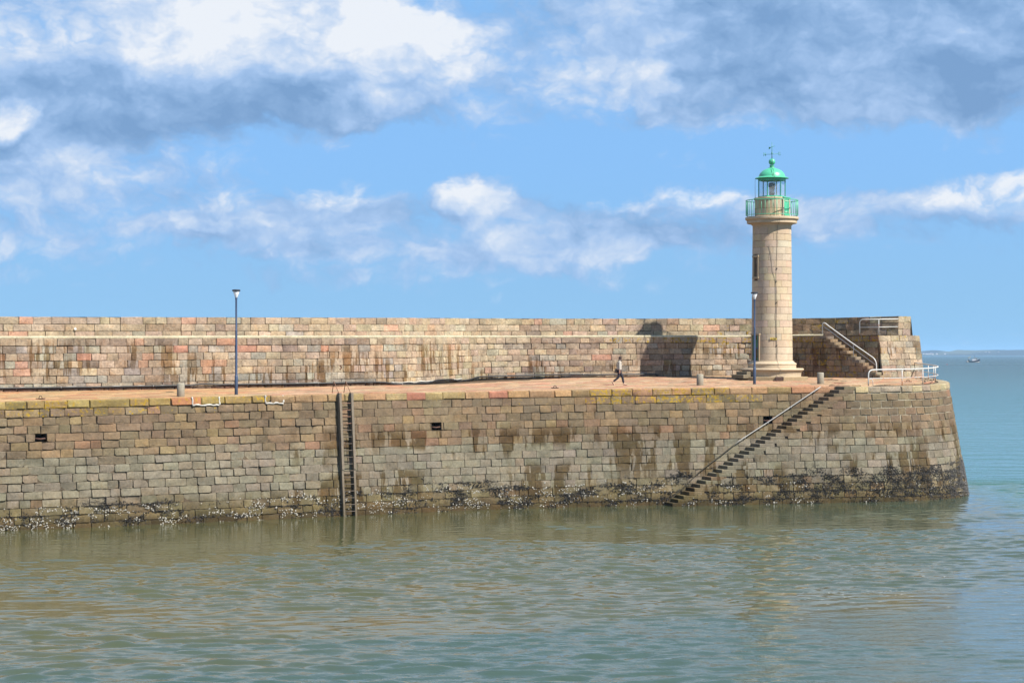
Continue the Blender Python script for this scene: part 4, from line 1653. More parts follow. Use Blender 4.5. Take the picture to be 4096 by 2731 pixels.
MB().tube([onT(R(1), .06, 21.0), onT(R(1), .12, 20.7), onT(R(2), .24, 20.45), onT(R(2), .16, 20.2), onT(R(1), .55, 19.93), onT(R(1), .84, 19.6), onT(R(1), 1.07, 19.4), onT(R(1), .9, 18.9), onT(R(1), .9, 18.3),
           onT(R(1), 1.14, 18.15), onT(R(1), 1.10, 17.6), onT(R(2), 1.10, 17.0)], .009, 5, S(46, 90, 80) + (0,)).build('cable', M_RUBBER, lh)
for (a, z) in ((7, 13.75), (5, 12.95), (5.5, 11.65), (5, 9.5), (6, 9.0)):
    MB().box(onT(R(a), rT(z) + .03, z), (.07, .06, .07), Matrix.Rotation(R(a), 3, 'Z'), S(128, 118, 98) + (0,), bev=.01).build('cable_clip', M_CONC, lh)
wr = Matrix.Rotation(R(-2), 3, 'Z')
sg = MB().box(onT(R(-3), rT(9.4) + .02, 9.40), (.40, .02, .14), wr, S(236, 200, 40) + (0,)).build('warning_sign', M_PAINT, lh)
t3 = MB()
c = Vector(onT(R(-3), rT(9.4) + .034, 9.40))
for (x0, z0_, x1, z1_) in ((-.16, -.045, -.11, .045), (-.11, .045, -.06, -.045), (-.06, -.045, -.16, -.045)):
    t3.tube([c + wr @ Vector((x0, 0, z0_)), c + wr @ Vector((x1, 0, z1_))], .007, 5, S(40, 36, 24) + (0,))
for k in range(3):
    t3.box(c + wr @ Vector((.07, 0, .035 - k * .035)), (.18 - .04 * (k == 2), .006, .012), wr, S(60, 54, 30) + (0,))
t3.build('sign_print', M_PAINT, sg)
MB().tube([onT(R(-82), 1.07, 18.15), onT(R(-82), 1.08, 18.6), onT(R(-82), 1.08, 19.35)], [.016, .014, .01], 6, S(232, 234, 236) + (0,)).build('aerial', M_PAINT, lh)

# ------------------------------------------------------------------ street lamps
BLUEG = S(58, 78, 104, .8) + (0,)


def street_lamp(px, py, label, tilt=0.0):
    p = on_deck(px, py)
    p.z = deck_z(p.x, p.y)
    t = empty('street_lamp', p)
    tag(t, label, 'street lamp', 'street lamps on the jetty')
    m_ = MB().lathe([(.105, 0), (.105, .02), (.085, .03), (.085, .95), (.08, .97), (.066, .99), (.064, 1.0), (.058, 3.3), (.058, 3.32), (.05, 3.34), (.048, 4.9), (.06, 4.95), (.062, 5.02), (.02, 5.03)],
                    p, 16, BLUEG, cols=[S(48, 66, 92, .9)] * 3 + [S(62, 88, 130, 1.0)] * 11)
    m_.build('post', M_PAINT, t, smooth_angle=R(35))
    MB().lathe([(.06, 5.0), (.065, 5.03), (.185, 5.36), (.175, 5.36), (.055, 5.04)], p, 20, (1, 1, 1, 0)).build('lamp_shade', M_LAMPGLASS, t)
    MB().lathe([(.02, 5.03), (.03, 5.06), (.025, 5.2), (.01, 5.22)], p, 10, S(225, 228, 228) + (0,)).build('bulb', M_PAINT, t)
    MB().lathe([(.05, 5.35), (.205, 5.355), (.22, 5.38), (.215, 5.42), (.17, 5.44), (.02, 5.45)], p, 24, S(44, 58, 76, .8) + (0,)).build('lamp_cap', M_PAINT, t, smooth_angle=R(35))
    for a in range(3):
        th = a * 2.094 + .4
        MB().tube([Vector(p) + Vector((.06 * math.cos(th), .06 * math.sin(th), 5.02)), Vector(p) + Vector((.18 * math.cos(th), .18 * math.sin(th), 5.36))], .006, 4, S(60, 72, 88) + (0,)).build('stay', M_PAINT, t)
    return t


street_lamp(945, 1578, 'slim blue grey street lamp alone near the left of the jetty')
street_lamp(3018, 1536, 'slim blue grey street lamp standing in front of the lighthouse door')

# ------------------------------------------------------------------ bollards
for px, py, lab, hgt, rad in ((723, 1585, 'round concrete bollard left of the lone street lamp', .67, .195), (2800, 1541, 'round concrete bollard beside the grey pole', .66, .2),
                              (3282, 1535, 'round concrete bollard right of the lighthouse, rust stained at the top', .68, .2)):
    p = on_deck(px, py)
    p.z = deck_z(p.x, p.y) - .01
    rust = .35 if px > 3000 else .05
    o = MB().lathe([(rad * .99, 0), (rad, .02), (rad, hgt - .03), (rad - .02, hgt - .005), (rad - .04, hgt), (.01, hgt + .008)], p, 24, S(176, 168, 148, .85) + (rust * .5,),
                   cols=[S(150, 118, 88, .85) + (.1,), S(168, 150, 124, .85) + (.1,), S(178, 172, 152, .85) + (rust,), S(190, 182, 158, .85) + (rust,), S(190, 180, 150, .85) + (rust,), S(190, 180, 150, .85) + (rust,)])
    o = o.build('bollard', M_CONC, None, smooth_angle=R(40))
    tag(o, lab, 'bollard', 'bollards on the jetty')

# grey pole by the parapet
b0 = on_deck(2806, 1502)
b0.z = deck_z(b0.x, b0.y)
t0 = unproj(2801, 1355, b0.y - .1)
o = MB().tube([b0, (Vector(b0) + t0) / 2, t0], .035, 8, S(176, 178, 176, .8) + (0,)).build('grey_pole', M_PAINT)
tag(o, 'thin grey pole leaning against the parapet wall behind a bollard', 'pole')

# black pipe along the foot of the parapet
P = []
knots = [(-60, .2), (400, .19), (760, .2), (800, .26), (835, .25), (870, .2), (1240, .18), (1480, .2), (1530, .16), (1575, .03), (1640, .02), (1700, .03), (1740, .17), (1790, .16), (1830, .02), (1860, .05), (1900, .18),
         (2000, .18), (2260, .22), (2420, .17), (2560, .17), (2615, .16), (2640, .06)]
for (pa, ha), (pb_, hb) in zip(knots[:-1], knots[1:]):
    a, b = W1.at_px(max(pa, 0)), W1.at_px(pb_)
    if pa < 0:
        a = W1.at_px(0) - 4
    n_ = max(2, int((b - a) / .35))
    for i in range(n_):
        q = i / n_
        s_ = a + (b - a) * q
        P.append(FW1(s_, W1.v(s_, 2) + ha + (hb - ha) * (3 * q * q - 2 * q ** 3), .19 if pa < 1560 else .13))
pipe = empty('water_pipe', P[len(P) // 2])
tag(pipe, 'long black pipe running along the foot of the parapet wall', 'pipe')
MB().tube(P, .045, 8, S(44, 44, 46) + (0,)).build('pipe_run', M_RUBBER, pipe)
for i in range(6, len(P) - 4, 14):
    p, q = Vector(P[i]), Vector(P[i + 1])
    d = (q - p).normalized()
    MB().tube([p - d * .03, p + d * .03], .062, 8, S(150, 150, 148) + (0,)).build('pipe_clip', M_METAL, pipe)

# small white plate high on the parapet
p = unproj(301, 1315, W3.v(W3.at_px(301), 1) - .05)
nx, ny = W3.nrm(W3.at_px(301))
o = MB().tube([p + Vector((-nx * .05, -ny * .05, 0)), p + Vector((nx * .04, ny * .04, 0))], .07, 12, S(240, 240, 236) + (0,), smooth=False).build('wall_plate', M_PAINT)
tag(o, 'small round white plate on the upper parapet at far left', 'plate')

# mooring ring and small iron fittings
p = unproj(1359, 1469, W1.v(W1.at_px(1359), 1) - .06)
o = MB().tube([p + Vector((.11 * math.sin(t), .0, .11 * math.cos(t))) for t in np.linspace(0, 6.283, 17)], .022, 6, S(70, 44, 32) + (.6,), cap=False).build('mooring_ring', M_CONC)
tag(o, 'rusty iron mooring ring on the parapet wall above the quay ladder', 'mooring ring')
for px, py, lab in ((2220, 1552, 'small iron cleat on the deck left of the walking person'), (3632, 1527, 'small iron mooring eye on the deck inside the white railing'), (160 * 1.0 + 2, 1595, 'small iron plate at the deck edge far left')):
    p = on_deck(px, py)
    p.z = deck_z(p.x, p.y)
    m_ = MB().box(p + Vector((0, 0, .02)), (.42, .3, .03), None, S(84, 58, 46) + (.3,), bev=.006)
    m_.tube([p + Vector((-.08, 0, .03)), p + Vector((-.05, 0, .14)), p + Vector((.05, 0, .14)), p + Vector((.08, 0, .03))], .02, 6, S(70, 52, 44) + (.2,))
    tag(m_.build('deck_cleat', M_CONC), lab, 'cleat', 'iron fittings on the deck')

# ------------------------------------------------------------------ quay ladder
sl_, sr_ = LEFT.at_px(1352), LEFT.at_px(1399)
lad = empty('quay_ladder', FL((sl_ + sr_) / 2, 0, .2))
tag(lad, 'tall weathered timber ladder with iron rungs fixed to the quay wall', 'ladder')
g = random.Random(9)
TIMB = S(150, 134, 112, .8)
for s_, dx in ((sl_, -1), (sr_, 1)):
    zt_ = LEFT.v(s_, 2) + .06
    zsplit = 2.45
    for (za, zb_, ww, dd) in ((zsplit, zt_, .13, .26), (-.5, zsplit - .02, .105, .20)):
        V = []
        for z in np.linspace(za, zb_, 9):
            x, y, _ = FL(s_, z, 0)
            nx, ny = LEFT.nrm(s_)
            tx, ty = -ny, nx
            jx = g.uniform(-.006, .006)
            for (ut, un) in ((-ww / 2, .04), (ww / 2, .04), (ww / 2, .04 + dd), (-ww / 2, .04 + dd)):
                V.append((x + tx * (ut + jx) + nx * un, y + ty * (ut + jx) + ny * un, z))
        F_ = [(0, 3, 2, 1), (32, 33, 34, 35)]
        for i in range(8):
            for k in range(4):
                F_.append((i * 4 + k, i * 4 + (k + 1) % 4, i * 4 + 4 + (k + 1) % 4, i * 4 + 4 + k))
        cols = []
        for z in np.linspace(za, zb_, 9):
            f = max(0, min(1, (z - .2) / 2.2))
            c = tuple(a * b for a, b in zip(TIMB, (.62 + .38 * f, .60 + .40 * f, .5 + .5 * f)))
            cols += [c + (0,)] * 4
        m_ = MB().add(V, F_, cols)
        m_.build('side_rail', M_WOOD, lad)
z = -.1
while z < LEFT.v(sl_, 2) - .2:
    rc = S(124, 110, 96, .7) if z < 4.6 else S(176, 128, 100, .7)
    MB().tube([FL(sl_ + .02, z, .22), FL(sr_ - .02, z, .22)], .022, 6, rc + (.1,)).build('rung', M_CONC, lad)
    z += .352
for s_ in (sl_, sr_):
    x, y, z_ = FL(s_, LEFT.v(s_, 2) + .05, .1)
    nx, ny = LEFT.nrm(s_)
    b = Vector((x, y, z_))
    MB().tube([b, b + Vector((-nx * .4 - .08, -ny * .4, .62)), b + Vector((-nx * .75 - .02, -ny * .75, .0))], .02, 6, S(168, 120, 90, .8) + (.25,)).build('grab_hoop', M_CONC, lad)

# ------------------------------------------------------------------ railings
WHT = S(236, 236, 232, .92)


def rail_tube(name, pts, r_, parent, rust):
    cols = [WHT + (q,) for q in (rust if isinstance(rust, (list, tuple)) else [rust] * len(pts))]
    return MB().tube(pts, r_, 8, cols=cols).build(name, M_WHITE, parent)


def arc_corner(a, c, b, n=5):
    """rounded corner from a round c to b"""
    a, c, b = Vector(a), Vector(c), Vector(b)
    return [(1 - t) ** 2 * a + 2 * t * (1 - t) * c + t * t * b for t in np.linspace(0, 1, n)]


# around the head
hr = empty('head_railing', (24, 118, 6.7))
tag(hr, 'curved white tubular railing with rust patches round the jetty head', 'railing')
sa = HEAD.at_px(3540) - .55
def head_pt(s, h, inset=.62):
    x, y = HEAD.xy(s)
    nx, ny = HEAD.nrm(s)
    x, y = x - nx * inset, y - ny * inset
    return Vector((x, y, deck_z(min(x, 26.5), y) + h))
S_END = None
ss_ = [s for s in np.arange(sa, HEAD.L, .25)]
pts = []
for s in ss_:
    p = head_pt(s, .92)
    pts.append(p)
    if p.y > 127.2:
        break
n_ = len(pts)
a0 = head_pt(sa - .15, 0)
upc = arc_corner(a0 + Vector((0, 0, .62)), a0 + Vector((0, 0, .93)), pts[1])
rail_tube('top_rail', [a0, a0 + Vector((0, 0, .42))] + upc + pts[2:] + [Vector((25.55, 127.75, 7.95))], .038, hr, [.6, .5] + [.0] * (len(upc) + n_ - 1))
mid = [head_pt(s, .42) for s in ss_[:n_]]
rail_tube('mid_rail', [a0 + Vector((0, 0, .42))] + mid + [Vector((25.5, 127.75, 7.45))], .022, hr, [.35 + .5 * max(0, mnoise.noise(Vector((i * .31, 2, 0)))) + (.2 if i > 12 else 0) for i in range(n_ + 2)])
for px_, rr_ in ((3615, .75), (3699, .15), (3750, .6)):
    s = HEAD.at_px(px_ + 26)
    b = head_pt(s, 0)
    rail_tube('post', [b - Vector((0, 0, .02)), b + Vector((0, 0, .4)), b + Vector((0, 0, .92))], .026, hr, [.9, rr_ * .9, rr_ * .25])
for s in (HEAD.at_px(3790) + .9, HEAD.at_px(3790) + 3.0, HEAD.at_px(3790) + 5.0):
    b = head_pt(s, 0)
    if b.y < 127:
        rail_tube('post', [b - Vector((0, 0, .02)), b + Vector((0, 0, .4)), b + Vector((0, 0, .92))], .026, hr, [.9, .5, .05])
b = a0 + Vector((.28, .05, 0))
rail_tube('brace', [b, b + Vector((-.02, 0, .3)), b + Vector((-.08, 0, .38)), a0 + Vector((0, 0, .42))], .018, hr, [.3, .1, .2, .6])

# on the parapet stair
sr = empty('stair_railing', (21, 126.5, 7))
tag(sr, 'white sloping handrail up the parapet steps right of the lighthouse', 'railing')
A = FW1(sA1 - .12, W1.v(sA1, 3) + .06, -.12)
B = FW1(W1.L - .30, W1.v(W1.L, 2) + .32, -.10)
A, B = Vector(A), Vector(B)
H = Vector((0, 0, .86))
dirv = (B - A).normalized()
top = [A, A + Vector((0, 0, .5))] + arc_corner(A + Vector((0, 0, .6)), A + Vector((0, 0, .98)), A + H + dirv * .5) + [A + H * .95 + dirv * 2.2, B + H * .95 - dirv * .35] + \
    arc_corner(B + H * .95 - dirv * .3, B + H * .92, B + Vector((0, 0, .45))) + [B + Vector((0, 0, .2)), B + Vector((0, 0, -.15))]
rail_tube('top_rail', top, .036, sr, [.05] * (len(top) - 2) + [.5, .9])
rail_tube('mid_rail', [A + Vector((0, 0, .62)), B + Vector((0, 0, .48))], .022, sr, [.05, .1])
M = A.lerp(B, .58)
rail_tube('post', [M + Vector((0, 0, -.12)), M + Vector((0, 0, .3)), M + Vector((0, 0, .84))], .022, sr, [.6, .55, .3])

# on the ledge
lr = empty('ledge_railing', (23, 126.2, 9.6))
tag(lr, 'short white two bar railing on the ledge at the end of the parapet', 'railing')
q0 = W2.at_px(3437) if W2.px(0) < 3437 else 0.0
A = Vector(FW2(q0, 9.64, -.06))
B = Vector((24.45, 127.0, 9.66))
C = Vector(FW2(W2.L - .03, 9.64, -.08))
E = Vector((24.5, 126.95, 9.66))
tp = [A, A + Vector((0, 0, .6))] + arc_corner(A + Vector((0, 0, .75)), A + Vector((0, 0, .99)), A.lerp(C, .18) + Vector((0, 0, 1.0))) + [C + Vector((0, 0, 1.0)), E + Vector((0, 0, 1.02))]
rail_tube('top_rail', tp, .036, lr, [.8, .1] + [.0] * (len(tp) - 2))
rail_tube('mid_rail', [A + Vector((0, 0, .5)), C + Vector((0, 0, .51)), E + Vector((0, 0, .53))], .022, lr, .1)
rail_tube('post', [C, C + Vector((0, 0, .5)), C + Vector((0, 0, 1.0))], .022, lr, [.2, .55, .3])

# on the wall beside the quay steps
qh = empty('quay_handrail', (13, 113.5, 3))
tag(qh, 'long steel handrail on the quay wall above the water steps', 'handrail')
pts, cols = [], []
for t in np.linspace(0, 1, 28):
    px_ = 2640 + (3278 - 2640) * t
    s = LEFT.at_px(px_)
    py_ = float(np.interp(px_, [2640, 2780, 2942, 3060, 3278], [2021, 1888, 1765, 1690, 1547]))
    x, y = LEFT.xy(s)
    D = y
    z = CAMZ + (EYE - py_) / FPX * D
    off = bat_left(s) * (LEFT.v(s, 2) - z) + .14
    nx, ny = LEFT.nrm(s)
    p = Vector((x + nx * off, y + ny * off, z))
    p.z = CAMZ + (EYE - py_) / FPX * p.y
    pts.append(p)
    f = max(0, min(1, (px_ - 2925) / 30))
    cols.append(tuple(a + (b - a) * f for a, b in zip(S(96, 84, 54, .7), S(206, 208, 206, .9))) + (0,))
MB().tube(pts, .025, 8, cols=cols).build('rail', M_PAINT, qh)
for i in range(2, 28, 4):
    p = pts[i]
    s = LEFT.at_px(toppx(p.x, p.y))
    nx, ny = LEFT.nrm(s)
    MB().tube([p + Vector((0, 0, -.02)), p + Vector((-nx * .06, -ny * .06, -.11)), p + Vector((-nx * .17, -ny * .17, -.12))], .018, 6, cols=[cols[i]] * 3).build('bracket', M_PAINT, qh)

# ------------------------------------------------------------------ person walking
pp = on_deck(2478, 1540)
pz = deck_z(pp.x, pp.y)
person = empty('person', (pp.x, pp.y, pz))
tag(person, 'person walking right in a pale grey quilted jacket and dark trousers', 'person')


def skin(name, verts, edges, radii, mat_, col, parent, sub=2, root=0):
    me = bpy.data.meshes.new(name)
    me.from_pydata([(pp.x + x, pp.y + y, pz + z) for x, y, z in verts], edges, [])
    o = bpy.data.objects.new(name, me)
    COL.objects.link(o)
    m = o.modifiers.new('skin', 'SKIN')
    m.use_smooth_shade = True
    for i, r_ in enumerate(radii):
        me.skin_vertices[0].data[i].radius = r_ if isinstance(r_, tuple) else (r_, r_)
        me.skin_vertices[0].data[i].use_root = (i == root)
    sb = o.modifiers.new('sub', 'SUBSURF')
    sb.levels = sb.render_levels = sub
    # bake the surface and give it its colour
    dg = bpy.context.evaluated_depsgraph_get()
    ev = o.evaluated_get(dg)
    nm = bpy.data.meshes.new_from_object(ev)
    a = nm.color_attributes.new('Col', 'FLOAT_COLOR', 'POINT')
    n = len(nm.vertices)
    cc = np.zeros((n, 4), dtype=np.float32)
    for i, v in enumerate(nm.vertices):
        cc[i, :3] = col(v.co.x - pp.x, v.co.y - pp.y, v.co.z - pz) if callable(col) else col
    a.data.foreach_set('color', cc.ravel())
    nm.materials.clear()
    nm.materials.append(mat_)
    for p_ in nm.polygons:
        p_.use_smooth = True
    bpy.data.objects.remove(o)
    o2 = bpy.data.objects.new(name, nm)
    COL.objects.link(o2)
    o2.parent = parent
    o2.matrix_parent_inverse = Matrix.Translation(-Vector(parent.location))
    return o2


# joints, facing +x; near side is -y
PEL = (-.02, 0, .86)
bv = [PEL, (-.02, 0, 1.05), (.0, 0, 1.24), (.01, 0, 1.36), (.03, 0, 1.44), (.055, 0, 1.53), (.07, 0, 1.60),
      (.015, -.16, 1.33), (-.005, -.20, 1.08), (.0, -.20, .86), (.0, -.2, .78),
      (.015, .16, 1.33), (.0, .2, 1.08), (.10, .2, .88), (.13, .2, .80),
      (-.04, -.085, .82), (-.05, -.09, .47), (-.37, -.08, .20), (-.41, -.08, .14),
      (.0, .085, .82), (.18, .085, .46), (.25, .085, .09), (.36, .085, .03), (-.33, -.08, .05)]
be = [(0, 1), (1, 2), (2, 3), (3, 4), (4, 5), (5, 6), (3, 7), (7, 8), (8, 9), (9, 10), (3, 11), (11, 12), (12, 13), (13, 14),
      (0, 15), (15, 16), (16, 17), (17, 18), (0, 19), (19, 20), (20, 21), (21, 22), (18, 23)]
brd = [(.13, .10), (.12, .095), (.14, .11), (.11, .09), (.05, .05), (.085, .075), (.07, .065), .06, .05, .038, .04, .06, .05, .038, .04,
       .085, .06, .04, .038, .085, .06, .042, .035, .03]
body = skin('body', bv, be, brd, M_SKIN, S(214, 164, 138), person)
# face: nose, ear; hair as a cap
MB().lathe([(.001, -.02), (.014, -.01), (.016, .0), (.004, .022)], Vector((pp.x + .138, pp.y, pz + 1.545)), 8, S(210, 156, 130) + (0,)).build('nose', M_SKIN, person)
for yy in (-.028, .028):
    MB().lathe([(.001, -.008), (.01, 0), (.001, .008)], Vector((pp.x + .125, pp.y + yy, pz + 1.565)), 8, S(40, 30, 26) + (0,)).build('eye', M_SKIN, person)
MB().box(Vector((pp.x + .128, pp.y, pz + 1.505)), (.012, .045, .012), None, S(160, 90, 84) + (0,), bev=.004).build('mouth', M_SKIN, person)
hair = MB()
hv, hf = [], []
nu, nv = 14, 9
for i in range(nv):
    th = math.pi * .62 * i / (nv - 1)
    for k in range(nu):
        ph = 2 * math.pi * k / nu
        rr = 1 + .05 * math.sin(5 * ph + i)
        cut = 1.0
        x = -.012 + .108 * math.sin(th) * math.cos(ph) * rr
        if x > .07 and th > .9:
            x = .07
        hv.append((pp.x + .06 + x, pp.y + .092 * math.sin(th) * math.sin(ph) * rr, pz + 1.565 + .115 * math.cos(th)))
for i in range(nv - 1):
    for k in range(nu):
        hf.append((i * nu + k, i * nu + (k + 1) % nu, (i + 1) * nu + (k + 1) % nu, (i + 1) * nu + k))
hair.add(hv, hf, S(62, 42, 36) + (0,), smooth=True).build('hair', M_CLOTH, person)
jc = lambda x, y, z: tuple(v * (.86 + .14 * math.cos(z * 95)) for v in S(214, 206, 192, 1.1))
skin('jacket', [(-.02, 0, .82), (-.02, 0, 1.05), (.0, 0, 1.24), (.01, 0, 1.36), (.035, 0, 1.43), (.015, -.165, 1.33), (-.005, -.205, 1.08), (.0, -.205, .87),
                (.015, .165, 1.33), (.0, .205, 1.08), (.1, .205, .89)],
     [(0, 1), (1, 2), (2, 3), (3, 4), (3, 5), (5, 6), (6, 7), (3, 8), (8, 9), (9, 10)],
     [(.17, .135), (.15, .125), (.165, .13), (.13, .11), (.07, .07), .078, .066, .054, .078, .066, .054], M_CLOTH, jc, person)
skin('trousers', [(-.02, 0, .88), (-.04, -.085, .81), (-.05, -.09, .47), (-.365, -.08, .21), (.0, .085, .81), (.18, .085, .46), (.245, .085, .10)],
     [(0, 1), (1, 2), (2, 3), (0, 4), (4, 5), (5, 6)], [(.13, .115), .1, .074, .058, .1, .074, .06], M_CLOTH, S(38, 40, 58), person)
MB().tube([Vector((pp.x + .035 + .085 * math.cos(t), pp.y + .085 * math.sin(t), pz + 1.435 + .02 * math.cos(t + 2))) for t in np.linspace(0, 6.283, 15)], .03, 8, S(112, 108, 106) + (0,)).build('scarf', M_CLOTH, person)
shoe = S(214, 176, 142)
for (bx, by, bz, rz) in ((.32, .085, .035, 0.0), (-.365, -.08, .10, R(58))):
    m_ = MB()
    rot = Matrix.Rotation(rz, 3, 'Y')
    m_.box(Vector((pp.x + bx, pp.y + by, pz + bz)), (.25, .085, .07), rot, shoe + (0,), bev=.03)
    m_.box(Vector((pp.x + bx, pp.y + by, pz + bz)) + rot @ Vector((0, 0, -.035)), (.255, .088, .016), rot, S(70, 54, 46) + (0,), bev=.006)
    m_.build('shoe', M_CLOTH, person)
hd = MB()
hc = Vector((pp.x + .0, pp.y - .2, pz + .76))
hd.box(hc, (.07, .035, .08), None, S(206, 150, 128) + (0,), bev=.015)
for k, (fx, ln) in enumerate(((-.03, .055), (-.01, .065), (.01, .062), (.028, .05))):
    hd.tube([hc + Vector((fx, 0, -.035)), hc + Vector((fx - .012, .004, -.035 - ln * .6)), hc + Vector((fx - .03, .012, -.03 - ln))], .0085, 6, S(206, 150, 128) + (0,))
hd.tube([hc + Vector((.035, -.005, .015)), hc + Vector((.05, -.008, -.02)), hc + Vector((.04, -.01, -.045))], .009, 6, S(206, 150, 128) + (0,))
hd.build('hand', M_SKIN, person)
# beige bag hanging behind
bg_ = MB().box(Vector((pp.x - .17, pp.y + .16, pz + .83)), (.2, .10, .26), Matrix.Rotation(R(12), 3, 'Y'), S(150, 128, 108) + (0,), bev=.04)
bg_.tube([Vector((pp.x - .12, pp.y - .05, pz + 1.36)), Vector((pp.x - .19, pp.y - .02, pz + 1.2)), Vector((pp.x - .2, pp.y + .1, pz + .95))], .014, 6, S(70, 66, 66) + (0,))
o = bg_.build('shoulder_bag', M_CLOTH)
tag(o, 'beige shoulder bag hanging at the walking person\'s far hip', 'bag')

# ------------------------------------------------------------------ far shore, boat and buoy
hl = MB()
r = random.Random(77)
NX, NY = 420, 7
hv, hf, hc_ = [], [], []
for i in range(NX):
    X = -7000 + 14500 * i / (NX - 1)
    pxx = CX + FPX * X / 8000
    prof = np.interp(pxx, [-9000, 0, 3300, 3660, 3760, 3810, 3850, 3905, 3930, 3960, 4000, 4096, 4500, 9000], [14, 15, 12, 13, 16, 20, 22, 16, 24, 25, 23, 23, 26, 20])
    prof = prof + 2.6 * mnoise.noise(Vector((X * .012, 0, 0))) + 1.2 * mnoise.noise(Vector((X * .05, 3, 0)))
    for k in range(NY):
        f = k / (NY - 1)
        y = 8000 + 500 * f + 20 * mnoise.noise(Vector((X * .004, f * 3, 5)))
        z = -.5 + prof * (f ** .75) + (1.0 * mnoise.noise(Vector((X * .09, f * 9, 9))) if 0 < k else 0)
        hv.append((X, y, z))
        fld = mnoise.noise(Vector((X * .0035, f * 2.0, 2)))
        c = (.014, .020, .012) if fld < .25 else (.055, .060, .030)
        if k == 0:
            c = (.03, .03, .022)
        hc_.append(c + (0,))
for i in range(NX - 1):
    for k in range(NY - 1):
        hf.append((i * NY + k, (i + 1) * NY + k, (i + 1) * NY + k + 1, i * NY + k + 1))
o = hl.add(hv, hf, hc_, smooth=True).build('hills', M_LAND)
o['kind'] = 'structure'
hm = None
for i, px_ in enumerate((3674, 3703, 3708, 3713, 3722, 3727, 3738, 3744, 3750, 3782, 3963, 3988, 4003, 4040)):
    X = (px_ - CX) / FPX * 8050
    f = r.choice((.08, .14, .2, .3)) if px_ < 3790 else r.choice((.1, .3, .5))
    bpos = Vector((X, 8000 + 500 * f - 8, 24 * (f ** .75) * .62))
    if hm is None:
        hw = MB().box((0, 0, 3), (7, 5, 4.5), None, S(238, 234, 224) + (0,))
        hm = hw.build('wall', M_PAINT)
        hr_ = MB().add([(-4, -3, 5.2), (4, -3, 5.2), (4, 3, 5.2), (-4, 3, 5.2), (-4, 0, 7.2), (4, 0, 7.2)], [(0, 1, 5, 4), (2, 3, 4, 5), (0, 4, 3), (1, 2, 5)], S(104, 100, 108) + (0,)).build('roof', M_PAINT)
        parts = [hm, hr_]
    t = empty('house', bpos)
    tag(t, 'small white house on the far shore, a pale dot from here', 'house', 'white houses on the far shore')
    for q in parts:
        c = q if i == 0 else q.copy()
        if i:
            COL.objects.link(c)
        c.parent = t
        c.matrix_parent_inverse = Matrix.Identity(4)

bt = empty('fishing_boat', ((3893 - CX) / FPX * 1889, 1889, 0))
tag(bt, 'small dark blue and white fishing boat heading right on the open sea', 'fishing boat')
B0 = Vector(bt.location)
st = [(-6.1, 1.5, 1.55), (-4.5, 1.9, 1.3), (-2, 2.05, 1.2), (1, 2.0, 1.5), (3.8, 1.45, 2.3), (5.4, .7, 3.0), (6.4, .06, 3.6)]


def hull(z0f, z1f, name, col, grow=0.0):
    V, F_ = [], []
    for (x, hw_, hz) in st:
        za, zb_ = z0f(x, hz), z1f(x, hz)
        xf = x - (.9 if x > 6 else .4 if x > 5 else 0) * (1 - za / max(hz, .1)) * .9
        V += [B0 + Vector((xf, -hw_ * .82 - grow, za)), B0 + Vector((x, -hw_ - grow, zb_)), B0 + Vector((x, hw_ + grow, zb_)), B0 + Vector((xf, hw_ * .82 + grow, za))]
    for i in range(len(st) - 1):
        for k in range(4):
            F_.append((i * 4 + k, i * 4 + 4 + k, i * 4 + 4 + (k + 1) % 4, i * 4 + (k + 1) % 4))
    F_ += [(0, 1, 2, 3), tuple((len(st) - 1) * 4 + k for k in (3, 2, 1, 0))]
    MB().add(V, F_, col + (0,)).build(name, M_PAINT, bt)


hull(lambda x, h: -.4, lambda x, h: .25 + .22 * max(0, x - 0) * .55, 'boot_top', S(196, 194, 186))
hull(lambda x, h: .25 + .22 * max(0, x) * .55, lambda x, h: h, 'hull', S(30, 36, 62), .04)
hull(lambda x, h: h, lambda x, h: h + .10, 'gunwale', S(186, 186, 184), .03)
MB().box(B0 + Vector((-5.6, 0, .8)), (1.6, 3.6, 1.3), None, S(190, 190, 186) + (0,), bev=.1).build('transom_box', M_PAINT, bt)
MB().box(B0 + Vector((.4, 0, 2.1)), (3.5, 2.6, 1.7), None, S(206, 214, 226) + (0,), bev=.12).build('deckhouse', M_PAINT, bt)
wh = MB().box(B0 + Vector((2.6, 0, 2.9)), (1.9, 2.3, 1.5), None, S(196, 202, 210) + (0,), bev=.12).build('wheelhouse', M_PAINT, bt)
for dx_ in (2.3, 3.1):
    MB().box(B0 + Vector((dx_, -1.17, 3.15)), (.6, .05, .6), None, S(40, 56, 58) + (0,)).build('window', M_PAINT, wh)
MB().box(B0 + Vector((2.1, 0, 3.75)), (3.2, 2.6, .22), None, S(186, 170, 110) + (0,), bev=.05).build('roof', M_PAINT, bt)
MB().tube([B0 + Vector((1.7, 0, 3.8)), B0 + Vector((1.3, 0, 5.4)), B0 + Vector((.9, 0, 6.9)), B0 + Vector((.4, 0, 7.0))], .09, 6, S(50, 70, 96) + (0,)).build('mast', M_PAINT, bt)
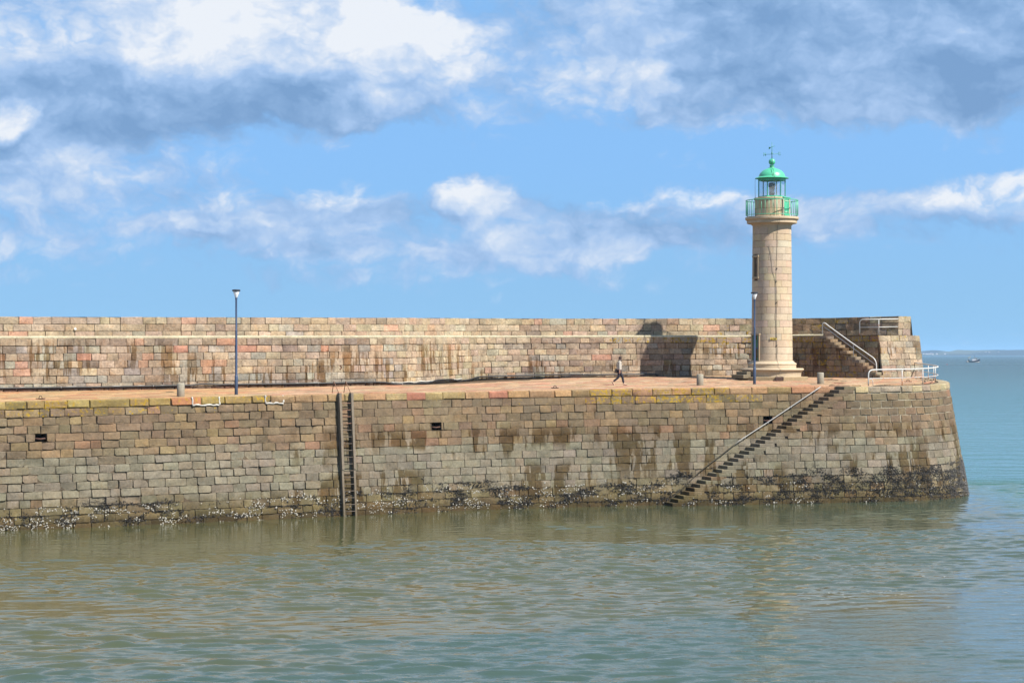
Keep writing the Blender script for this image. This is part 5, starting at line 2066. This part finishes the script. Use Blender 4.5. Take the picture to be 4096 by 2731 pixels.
gl = MB().tube([B0 + Vector((-4.3, -.9, 1.2)), B0 + Vector((-4.2, -.5, 2.6)), B0 + Vector((-4.2, 0, 3.0))], .28, 6, S(36, 40, 56) + (0,))
gl.tube([B0 + Vector((-4.3, .9, 1.2)), B0 + Vector((-4.2, .5, 2.6)), B0 + Vector((-4.2, 0, 3.0))], .28, 6, S(36, 40, 56) + (0,))
gl.build('gallows', M_PAINT, bt)
MB().tube([B0 + Vector((-4.2, 0, 2.8)), B0 + Vector((-4.1, 0, 4.2))], .2, 6, S(210, 214, 220) + (0,)).build('winch_post', M_PAINT, bt)
MB().tube([B0 + Vector((-5.8, 0, 4.8)), B0 + Vector((-4.1, 0, 4.3)), B0 + Vector((-2.4, 0, 5.5))], [.12, .3, .16], 6, S(170, 156, 96) + (0,)).build('boom', M_PAINT, bt)

by = Vector(((3788 - CX) / FPX * 1478, 1478, 0))
o = MB().lathe([(.05, -.3), (.35, -.15), (.42, .1), (.36, .35), (.16, .55), (.07, .6), (.06, 1.0), (.01, 1.05)], by, 14, S(214, 74, 66) + (0,)).build('buoy', M_PAINT)
tag(o, 'small red buoy floating left of the fishing boat', 'buoy')

# ------------------------------------------------------------------ air
hz = MB()
x0, x1, y0, y1, zb0, zt0 = -9000, 9500, -60, 8900, -2, 34
V = [(x0, y0, zb0), (x1, y0, zb0), (x1, y1, zb0), (x0, y1, zb0), (x0, y0, zt0), (x1, y0, zt0), (x1, y1, zt0), (x0, y1, zt0)]
m = bpy.data.materials.new('air')
m.use_nodes = True
t = NT(m.node_tree)
pv = t.n('ShaderNodeVolumePrincipled')
pv.inputs['Color'].default_value = (0.40, 0.66, 1.0, 1)
pv.inputs['Density'].default_value = 0.00006
pv.inputs['Anisotropy'].default_value = 0.0
t.put(t.n('ShaderNodeOutputMaterial').inputs['Volume'], pv.outputs[0])
o = hz.add(V, [(0, 3, 2, 1), (4, 5, 6, 7), (0, 1, 5, 4), (1, 2, 6, 5), (2, 3, 7, 6), (3, 0, 4, 7)]).build('haze', m)
o['kind'] = 'stuff'
